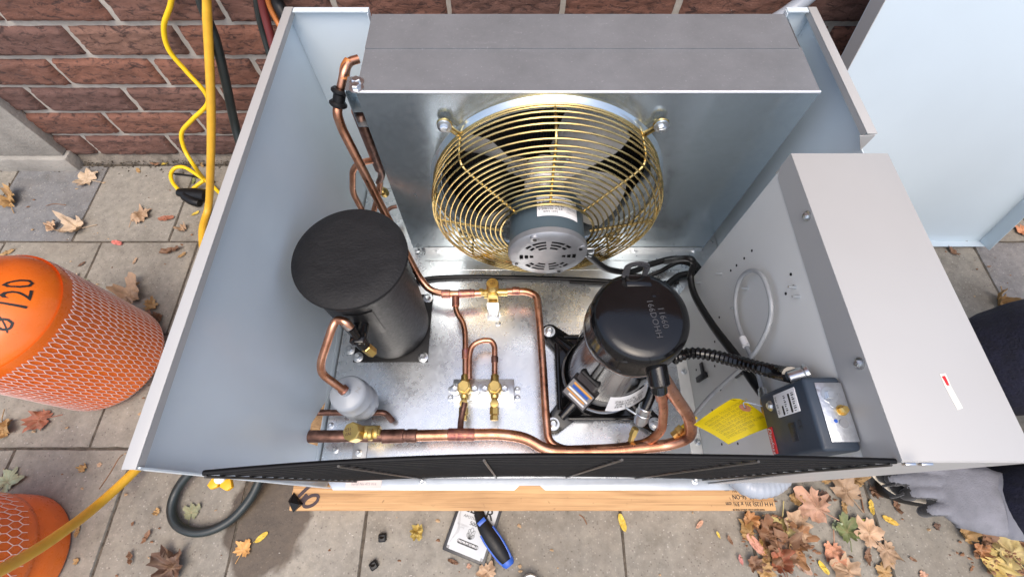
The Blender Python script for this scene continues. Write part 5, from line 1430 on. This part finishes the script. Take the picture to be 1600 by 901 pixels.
# ================================================================== fallen leaves
TAN, BEIGE, BRN, RED, YEL, GRN, SAL, OCH, DRK, PGRN = (.42, .285, .18), (.47, .36, .25), (.19, .10, .055), (.31, .11, .06), (.58, .42, .05), (.15, .18, .065), (.47, .27, .18), (.35, .215, .085), (.11, .06, .038), (.33, .37, .23)
def maple_out(th, jt=(0,) * 5, jl=(1,) * 5, lob=5, sharp=1.0):
    tips_ = [a + b for a, b in zip((90, 42, 138, -18, 198), jt)]; ln_ = [a * b for a, b in zip((1.0, .92, .92, .62, .62), jl)]
    r = .50
    for t0, l0 in zip(tips_, ln_):
        d = abs((math.degrees(th) - t0 + 180) % 360 - 180)
        r = max(r, l0 * max(0, 1 - (d / 33.0) ** 1.25 * .60) if d < 33 else 0)
    d = abs((math.degrees(th) + 90 + 180) % 360 - 180)
    if d < 22: r *= .45 + .55 * d / 22
    r *= 1 + .10 * math.sin(th * 13 + 1 + jt[0]) * sharp + .06 * math.sin(th * 23)
    return r
def oval_out(th):
    return .38 / math.sqrt(math.sin(th) ** 2 * .38 ** 2 + math.cos(th) ** 2) * (1 if True else 1)
def leaf(px, py, size, kind, c, rot, label, curl=.5, z=.002, stem=True, seed=0, fold=0.0):
    rnd = random.Random(seed * 31 + int(px) * 7 + int(py)); m = MB(); lay = m.bm.verts.layers.float.new('vein')
    ctr = pz(px, py, z); s_ = (ray(px, py).z); s_ = (z - H) / s_
    L = size / 697 * s_ * (.6 if kind == 'maple' else .5)
    NA, NR = (44, 4) if size > 15 else (20, 3)
    ox = V((rnd.uniform(0, 90), rnd.uniform(0, 90), 0)); a0 = R(rot); cr = rnd.uniform(-1, 1)
    jt = [rnd.uniform(-11, 11) for _ in range(5)]; jl = [rnd.uniform(.72, 1.1) for _ in range(5)]
    def pos(rr_, th, out):
        x = math.cos(th) * out * rr_; y = math.sin(th) * out * rr_
        if kind == 'oval': x *= 1.0
        zc = curl * 1.7 * (.55 * (x * x * 1.1 + y * y * .5) * (1 if cr > -.4 else .25) + .25 * noise.noise(V((x * 1.9, y * 1.9, 0)) + ox) + .22 * noise.noise(V((x * 3.6, y * 4.5, 3)) + ox)) 
        if fold: x2 = abs(x); zc += fold * x2 * .8; x *= 1 - fold * .45
        X = (x * math.cos(a0) - y * math.sin(a0)) * L; Y = (x * math.sin(a0) + y * math.cos(a0)) * L
        return V((X, Y, max(-.05, zc) * L))
    oy = -.28 if kind == 'maple' else 0
    outs = [(2 * math.pi * k / NA) for k in range(NA)]
    c0 = m.bm.verts.new(pos(0, 0, 0)); rings_ = []
    for j in range(1, NR + 1):
        rg = []
        for th in outs:
            o_ = maple_out(th, jt, jl) * (1 + .14 * noise.noise(V((math.cos(th) * 3, math.sin(th) * 3, 1)) + ox)) if kind == 'maple' else oval_out(th)
            if kind == 'frag': o_ = .62 + .3 * noise.noise(V((math.cos(th) * 1.4, math.sin(th) * 1.4, 7)) + ox) + .08 * math.sin(th * 9)
            rg.append(m.bm.verts.new(pos(j / NR, th, o_)))
        rings_.append(rg)
    for k in range(NA): m.bm.faces.new([c0, rings_[0][k], rings_[0][(k + 1) % NA]])
    for j in range(NR - 1):
        for k in range(NA): m.bm.faces.new([rings_[j][k], rings_[j + 1][k], rings_[j + 1][(k + 1) % NA], rings_[j][(k + 1) % NA]])
    tipk = {round(t / 360 * NA) % NA for t in ((90, 42, 138, 342, 198) if kind == 'maple' else (90, 270))}
    c0[lay] = 1.0
    for j, rg in enumerate(rings_):
        for k in tipk:
            if kind != 'frag': rg[k][lay] = 1.0 - .2 * j; rg[k].co.z += .02 * L
    mz = min(v.co.z for v in m.bm.verts)
    for v in m.bm.verts: v.co.z += -mz + .0004
    if stem and kind != 'frag':
        e = rings_[0][round(270 / 360 * NA) % NA].co.copy(); d_ = V((-math.sin(a0 + rnd.uniform(-.3, .3)), math.cos(a0), 0)) * -1
        m.tube([e, e + d_ * L * .45 + V((0, 0, .002)), V((e.x + d_.x * L * .95, e.y + d_.y * L * .95 + .1 * L, .001))], max(.0005, L * .022), 4)
    for v in m.bm.verts: v.co += ctr
    o = m.done('leaf', M['leaf'], None, 60, fixn=False)
    v_ = rnd.uniform(.88, 1.12); o.color = (c[0] * v_, c[1] * v_, c[2] * v_, 1)
    tag(o, label, 'leaf', 'fallen autumn leaves on the paving')
    return o
LV = [
 (137, 280, 46, 'maple', BEIGE, 70, 'pale tan lobed leaf on the dark slab close to the wall step', .6),
 (18, 316, 44, 'maple', OCH, 30, 'brown tan curled leaf at the far left edge above the cylinder', .8),
 (84, 354, 30, 'frag', TAN, 10, 'folded pale brown leaf left of its twin on the slab joint', .9),
 (122, 357, 46, 'maple', BEIGE, 100, 'beige spread leaf just right of the folded one on the slab joint', .7),
 (218, 340, 38, 'maple', TAN, -30, 'pale crumpled lobed leaf in the middle of the upper left paving', .9),
 (261, 341, 24, 'oval', RED, -80, 'small red brown leaf with a long stem pointing left', .4),
 (286, 357, 24, 'frag', TAN, 40, 'small crumpled tan leaf by the slab joint below the black plug', 1.2),
 (206, 463, 56, 'maple', TAN, 15, 'large tan lobed leaf beside the netted cylinder', .8),
 (236, 478, 28, 'maple', OCH, -70, 'small golden tan leaf right under the large one by the netted cylinder', .8),
 (248, 500, 30, 'frag', BRN, -20, 'brown curled leaf against the cabinet edge by the netted cylinder', .9),
 (232, 494, 26, 'frag', SAL, 60, 'pinkish leaf wedged between cylinder and brown curled leaf', .6),
 (183, 379, 20, 'oval', (.55, .16, .13), 75, 'small pink red leaf lying on the slab joint', .5),
 (268, 392, 30, 'oval', BRN, 110, 'thin brown folded leaf near the panel edge', .8),
 (285, 398, 14, 'oval', OCH, -40, 'tiny tan sliver of leaf next to the thin brown leaf', .5),
 (211, 407, 12, 'oval', TAN, -10, 'tiny tan pod shaped leaf in the centre of the left slab', .5),
 (128, 412, 12, 'oval', DRK, -40, 'tiny dark leaf above the orange cylinder shoulder', .4),
 (113, 434, 24, 'frag', BEIGE, 0, 'pale leaf peeping out behind the orange shoulder', .5),
 (133, 441, 22, 'frag', PGRN, 30, 'pale greenish leaf peeping out behind the netting', .5),
 (25, 406, 26, 'frag', BEIGE, 80, 'cream leaf behind the top of the netted cylinder', .6),
 (12, 394, 20, 'oval', OCH, 120, 'yellow brown leaf at the left edge behind the netted cylinder', .5),
 (66, 655, 48, 'maple', RED, 100, 'reddish leaf with yellow tips below the netted cylinder', .7),
 (8, 668, 46, 'maple', OCH, 200, 'olive brown leaf at the left edge between the two cylinders', .8),
 (12, 752, 50, 'maple', PGRN, -20, 'pale green lobed leaf at the left edge above the lower cylinder', .4),
 (156, 250, 22, 'oval', YEL, 85, 'narrow yellow leaf at the foot of the wall left of the hoses', .3),
 (243, 255, 18, 'oval', BRN, 80, 'dark brown leaf at the foot of the wall beside a yellow one', .4),
 (258, 255, 13, 'oval', YEL, 110, 'small yellow leaf at the foot of the wall near the yellow cord', .3),
 (216, 266, 13, 'oval', OCH, 40, 'small ochre leaf on the paving just out from the wall', .3),
 (316, 257, 13, 'oval', OCH, 30, 'small tan leaf between the yellow cord and the thick hose', .3),
 (303, 283, 13, 'oval', GRN, 10, 'tiny green leaf inside the yellow cord loop', .4),
 (306, 333, 13, 'oval', YEL, -50, 'small yellow leaf below the black plug', .3),
 (270, 886, 66, 'maple', DRK, 20, 'dark brown wrinkled leaf at the bottom left', .8),
 (381, 857, 36, 'maple', (.60, .32, .10), -10, 'orange star shaped leaf on the wet stain', .3),
 (409, 838, 22, 'oval', YEL, -50, 'bright yellow narrow leaf on the wet stain', .3),
 (300, 800, 34, 'maple', (.20, .21, .12), 10, 'dull green leaf inside the black hose loop', .2),
 (230, 837, 20, 'oval', BRN, -20, 'brown narrow leaf left of the hose loop', .6),
 (131, 731, 20, 'frag', OCH, 0, 'small brown leaf on the slab left of the cabinet corner', 1.0),
 (156, 725, 12, 'frag', TAN, 0, 'tiny tan leaf by the cabinet corner', .8),
 (246, 798, 16, 'frag', OCH, 40, 'small ochre scrap left of the hose loop', .7),
 (122, 828, 18, 'oval', OCH, 5, 'narrow olive leaf beside the lower cylinder foot', .5),
 (120, 876, 14, 'frag', OCH, 5, 'small tan scrap beside the lower cylinder', .5),
 (205, 870, 20, 'oval', BRN, 25, 'thin twisted brown leaf at the bottom left beside the dark wrinkled one', .8),
 (653, 830, 36, 'frag', (.50, .38, .11), 0, 'curled yellow tan leaf in front of the timber left of the packet', 1.3),
 (762, 892, 48, 'frag', TAN, 20, 'tan leaf under the corner of the packet', .7),
 (972, 815, 26, 'oval', YEL, 15, 'bright yellow narrow leaf standing on the slab joint', .3),
 (1093, 818, 16, 'oval', SAL, -50, 'small salmon oval leaf alone on the slab', .4),
 (708, 876, 18, 'oval', BRN, 70, 'small brown curled leaf below the packet', .9),
 (733, 883, 12, 'frag', SAL, 0, 'tiny orange scrap below the packet', .5),
 (1122, 834, 10, 'oval', YEL, 20, 'tiny yellow leaf left of the leaf pile', .4),
 (1140, 842, 14, 'oval', BRN, 20, 'tiny brown leaf left of the leaf pile', .5),
 (1157, 873, 15, 'oval', (.55, .22, .20), 10, 'tiny pink leaf at the lower left of the leaf pile', .4),
 (1562, 470, 42, 'maple', OCH, 160, 'folded golden brown leaf on the paving above the navy sleeve', 1.2),
 (1487, 392, 20, 'oval', BRN, 30, 'small brown leaf under the leaning cover panel', .8),
 (1597, 362, 26, 'maple', (.55, .24, .12), 40, 'orange leaf at the right edge beside the leaning panel', .5),
 (1510, 378, 9, 'oval', DRK, 10, 'tiny dark seed like leaf beneath the leaning panel', .5),
 (1273, 793, 66, 'maple', SAL, 55, 'large salmon pink leaf right of the timber end', .5),
 (1243, 779, 30, 'frag', OCH, 60, 'golden brown leaf half under the large salmon one', .7),
 (1285, 776, 26, 'frag', DRK, 0, 'dark brown leaf peeping out behind the large salmon one', .6),
 (1321, 768, 64, 'maple', TAN, 35, 'large tan leaf near the gloved fingers', .5),
 (1338, 750, 32, 'maple', OCH, -20, 'small golden leaf just above the large tan one', .9),
 (1289, 748, 22, 'frag', OCH, 0, 'dull yellow leaf beside the pale conduit bend', .6),
 (1318, 790, 22, 'oval', OCH, -10, 'narrow golden leaf below the large tan one', .7),
 (1364, 766, 26, 'maple', BRN, 190, 'rust brown leaf below the gloved fingers', .9),
 (1361, 791, 22, 'oval', (.62, .42, .06), -10, 'yellow leaf with a long stem below the gloved fingers', .4),
 (1322, 830, 50, 'maple', GRN, 10, 'green leaf among the tan ones right of the pile', .5),
 (1306, 822, 24, 'frag', PGRN, 10, 'pale green scrap touching the green leaf on its left', .6),
 (1345, 816, 22, 'oval', (.46, .44, .08), 110, 'yellow green leaf on top of the green one', .3),
 (1357, 833, 60, 'maple', (.58, .38, .24), 35, 'large peach coloured leaf right of the green one', .4),
 (1384, 858, 46, 'maple', TAN, 190, 'tan star shaped leaf below the peach coloured one', .5),
 (1355, 868, 26, 'oval', BRN, -20, 'brown narrow leaf below the peach coloured one', .7),
 (1390, 812, 24, 'oval', (.62, .40, .06), 60, 'yellow orange leaf right of the peach coloured one', .5),
 (1399, 790, 22, 'oval', BRN, 10, 'dark twisted leaf between glove and yellow orange leaf', .9),
 (1425, 872, 12, 'oval', BRN, 60, 'small dark brown leaf on the bare slab below the glove', .6),
 (1463, 822, 16, 'frag', DRK, 30, 'dark scrap of leaf below the glove on the bare slab', .6),
 (1300, 860, 46, 'maple', (.58, .27, .16), 170, 'salmon red star leaf in front of the green one', .4),
 (1286, 885, 22, 'oval', YEL, 30, 'yellow leaf at the bottom edge beside the wide tan leaf', .4),
 (1322, 893, 60, 'maple', TAN, 60, 'wide tan leaf cut by the bottom edge', .6),
 (1380, 893, 36, 'maple', OCH, 0, 'golden tan leaf at the bottom edge under the star shaped one', .6),
 (1441, 897, 20, 'frag', SAL, 0, 'small orange leaf on the bottom slab joint', .6),
 (1172, 812, 44, 'frag', (.36, .18, .07), -30, 'folded rust brown leaf at the top of the pile by the timber', .9),
 (1205, 836, 60, 'maple', (.20, .095, .045), 80, 'broad brown leaf under the pale yellow one in the pile', .8),
 (1238, 840, 58, 'maple', (.27, .13, .055), -40, 'broad rust leaf under the right rim of the pile', .8),
 (1222, 865, 62, 'maple', (.16, .08, .04), 10, 'broad dark leaf at the heart of the pile', .7),
 (1244, 864, 46, 'oval', (.34, .17, .07), 20, 'long rust leaf pointing down the right of the pile', .6),
 (1168, 832, 34, 'maple', (.36, .22, .08), 20, 'golden brown leaf at the left shoulder of the pile', .8),
 (1190, 826, 46, 'frag', BRN, 40, 'dark rust leaf below the folded one at the top of the pile', .9),
 (1216, 822, 58, 'maple', (.56, .47, .20), 160, 'pale yellow lobed leaf on top of the pile', .5),
 (1243, 820, 62, 'frag', TAN, 30, 'long tan leaf on the right side of the pile', .7),
 (1180, 849, 36, 'oval', (.58, .28, .20), 35, 'pink tipped leaf on the left side of the pile', .4),
 (1192, 846, 36, 'oval', (.56, .34, .10), -15, 'golden orange leaf beside the pink tipped one', .5),
 (1218, 878, 48, 'maple', (.24, .075, .035), 10, 'dark red brown wrinkled leaf low in the pile', 1.0),
 (1248, 878, 40, 'oval', (.60, .42, .32), 40, 'pale pinkish leaf at the low right of the pile', .5),
 (1195, 890, 40, 'frag', OCH, 10, 'ochre leaf at the bottom edge of the pile', .8),
 (1178, 880, 36, 'frag', BRN, 60, 'brown leaf at the lower left of the pile', .8),
 (1200, 865, 40, 'frag', OCH, 90, 'ochre leaf in the middle of the pile', .8),
 (1228, 852, 50, 'frag', DRK, 20, 'dark decayed leaf in the hollow of the pile', .6),
 (1248, 848, 34, 'frag', BRN, 70, 'rust leaf at the right rim of the pile', .8),
 (1508, 832, 44, 'frag', OCH, 20, 'golden leaf at the left tip of the pile under the sleeve', .9),
 (1545, 842, 50, 'frag', BRN, 40, 'wet brown leaf in the pile under the sleeve', .8),
 (1575, 862, 80, 'maple', (.46, .36, .15), 20, 'big yellow ribbed leaf under the sleeve at the right', .6),
 (1545, 872, 56, 'maple', (.50, .38, .13), 190, 'yellow tan leaf left of the big ribbed one', .7),
 (1592, 845, 44, 'frag', BRN, 40, 'dark brown leaf at the right edge under the sleeve', .8),
 (1572, 893, 40, 'maple', OCH, 100, 'ochre leaf at the bottom right corner', .7),
 (1530, 858, 36, 'frag', (.33, .15, .06), 100, 'rust coloured leaf at the left of the sleeve pile', .9),
]
for i, t in enumerate(LV):
    px, py, sz, kd, c, rt, lbl, cu = t
    zz_ = .002 + (.007 * ((i * 37) % 5) / 5 if 'pile' in lbl or 'sleeve' in lbl else 0)
    leaf(px, py, sz, kd, c, rt, lbl, cu, zz_, seed=i, fold=.35 if ('folded' in lbl or 'twisted' in lbl or 'curled' in lbl) else 0)
# countless crumbs and scraps
def scatter(name, label, n, fn, smin, smax, mat, seed):
    m = MB(); rnd = random.Random(seed)
    for i in range(n):
        p = fn(rnd); s = rnd.uniform(smin, smax); a = rnd.uniform(0, 6.28); k = rnd.randint(4, 6)
        vs_ = []
        for j in range(k):
            t = a + 2 * math.pi * j / k; r = s * rnd.uniform(.5, 1.1) * (1.6 if j % 3 == 0 else 1)
            vs_.append(V((p.x + math.cos(t) * r, p.y + math.sin(t) * r * .6, p.z + rnd.uniform(.0006, s * .5))))
        m.raw(vs_ + [p + V((0, 0, s * .45 + .001))], [(j, (j + 1) % k, k) for j in range(k)])
    o = m.done(name, mat, None, 20, fixn=False); return tag(o, label, 'leaf litter', kind='stuff')
sm = [mk('brown_scrap', (.20, .10, .05), .8, 0, .4, 60), mk('tan_scrap', (.40, .27, .15), .8, 0, .3, 60), mk('pale_chip', (.52, .49, .43), .85, 0, .2, 60)]
def anyw(r):
    return V((r.uniform(-1.55, 1.5), r.uniform(-.16, .98), .0006))
def pile1(r):
    q = pz(r.gauss(1218, 26), r.gauss(858, 30), 0); q.z = r.uniform(0, .012); return q
def pile2(r):
    q = pz(r.gauss(1565, 30), r.gauss(868, 18), 0); q.z = r.uniform(0, .012); return q
scatter('leaf_scraps', 'small brown leaf scraps strewn over the paving', 260, anyw, .0015, .006, sm[0], 1)
scatter('leaf_scraps', 'small tan leaf scraps strewn over the paving', 180, anyw, .0015, .0065, sm[1], 2)
scatter('stone_chips', 'tiny pale stone chips strewn over the paving', 300, anyw, .0008, .0022, sm[2], 3)
scatter('leaf_litter', 'brown crumbled leaf litter filling the pile in front of the timber end', 120, pile1, .0025, .007, sm[0], 4)
scatter('leaf_litter', 'brown crumbled leaf litter in the pile under the sleeve', 130, pile2, .003, .008, sm[0], 5)
# twigs
for i, (pts, r, lbl) in enumerate(((((155, 763), (172, 738), (185, 716), (192, 709)), .0011, 'thin brown twig lying on the slab left of the cabinet corner'), (((72, 321), (85, 318), (103, 320)), .0009, 'short curved twig on the dark slab near the wall'), (((905, 803), (912, 808), (917, 818)), .0013, 'short dark twig in front of the timber'), (((1350, 800), (1346, 780), (1340, 757)), .0016, 'brown leaf stalk beside the large tan leaf'))):
    m = MB(); m.tube(spl([pz(*p, .002) for p in pts], 5), r, 5); tag(m.done('twig', sm[0], None, 60), lbl, 'twig')
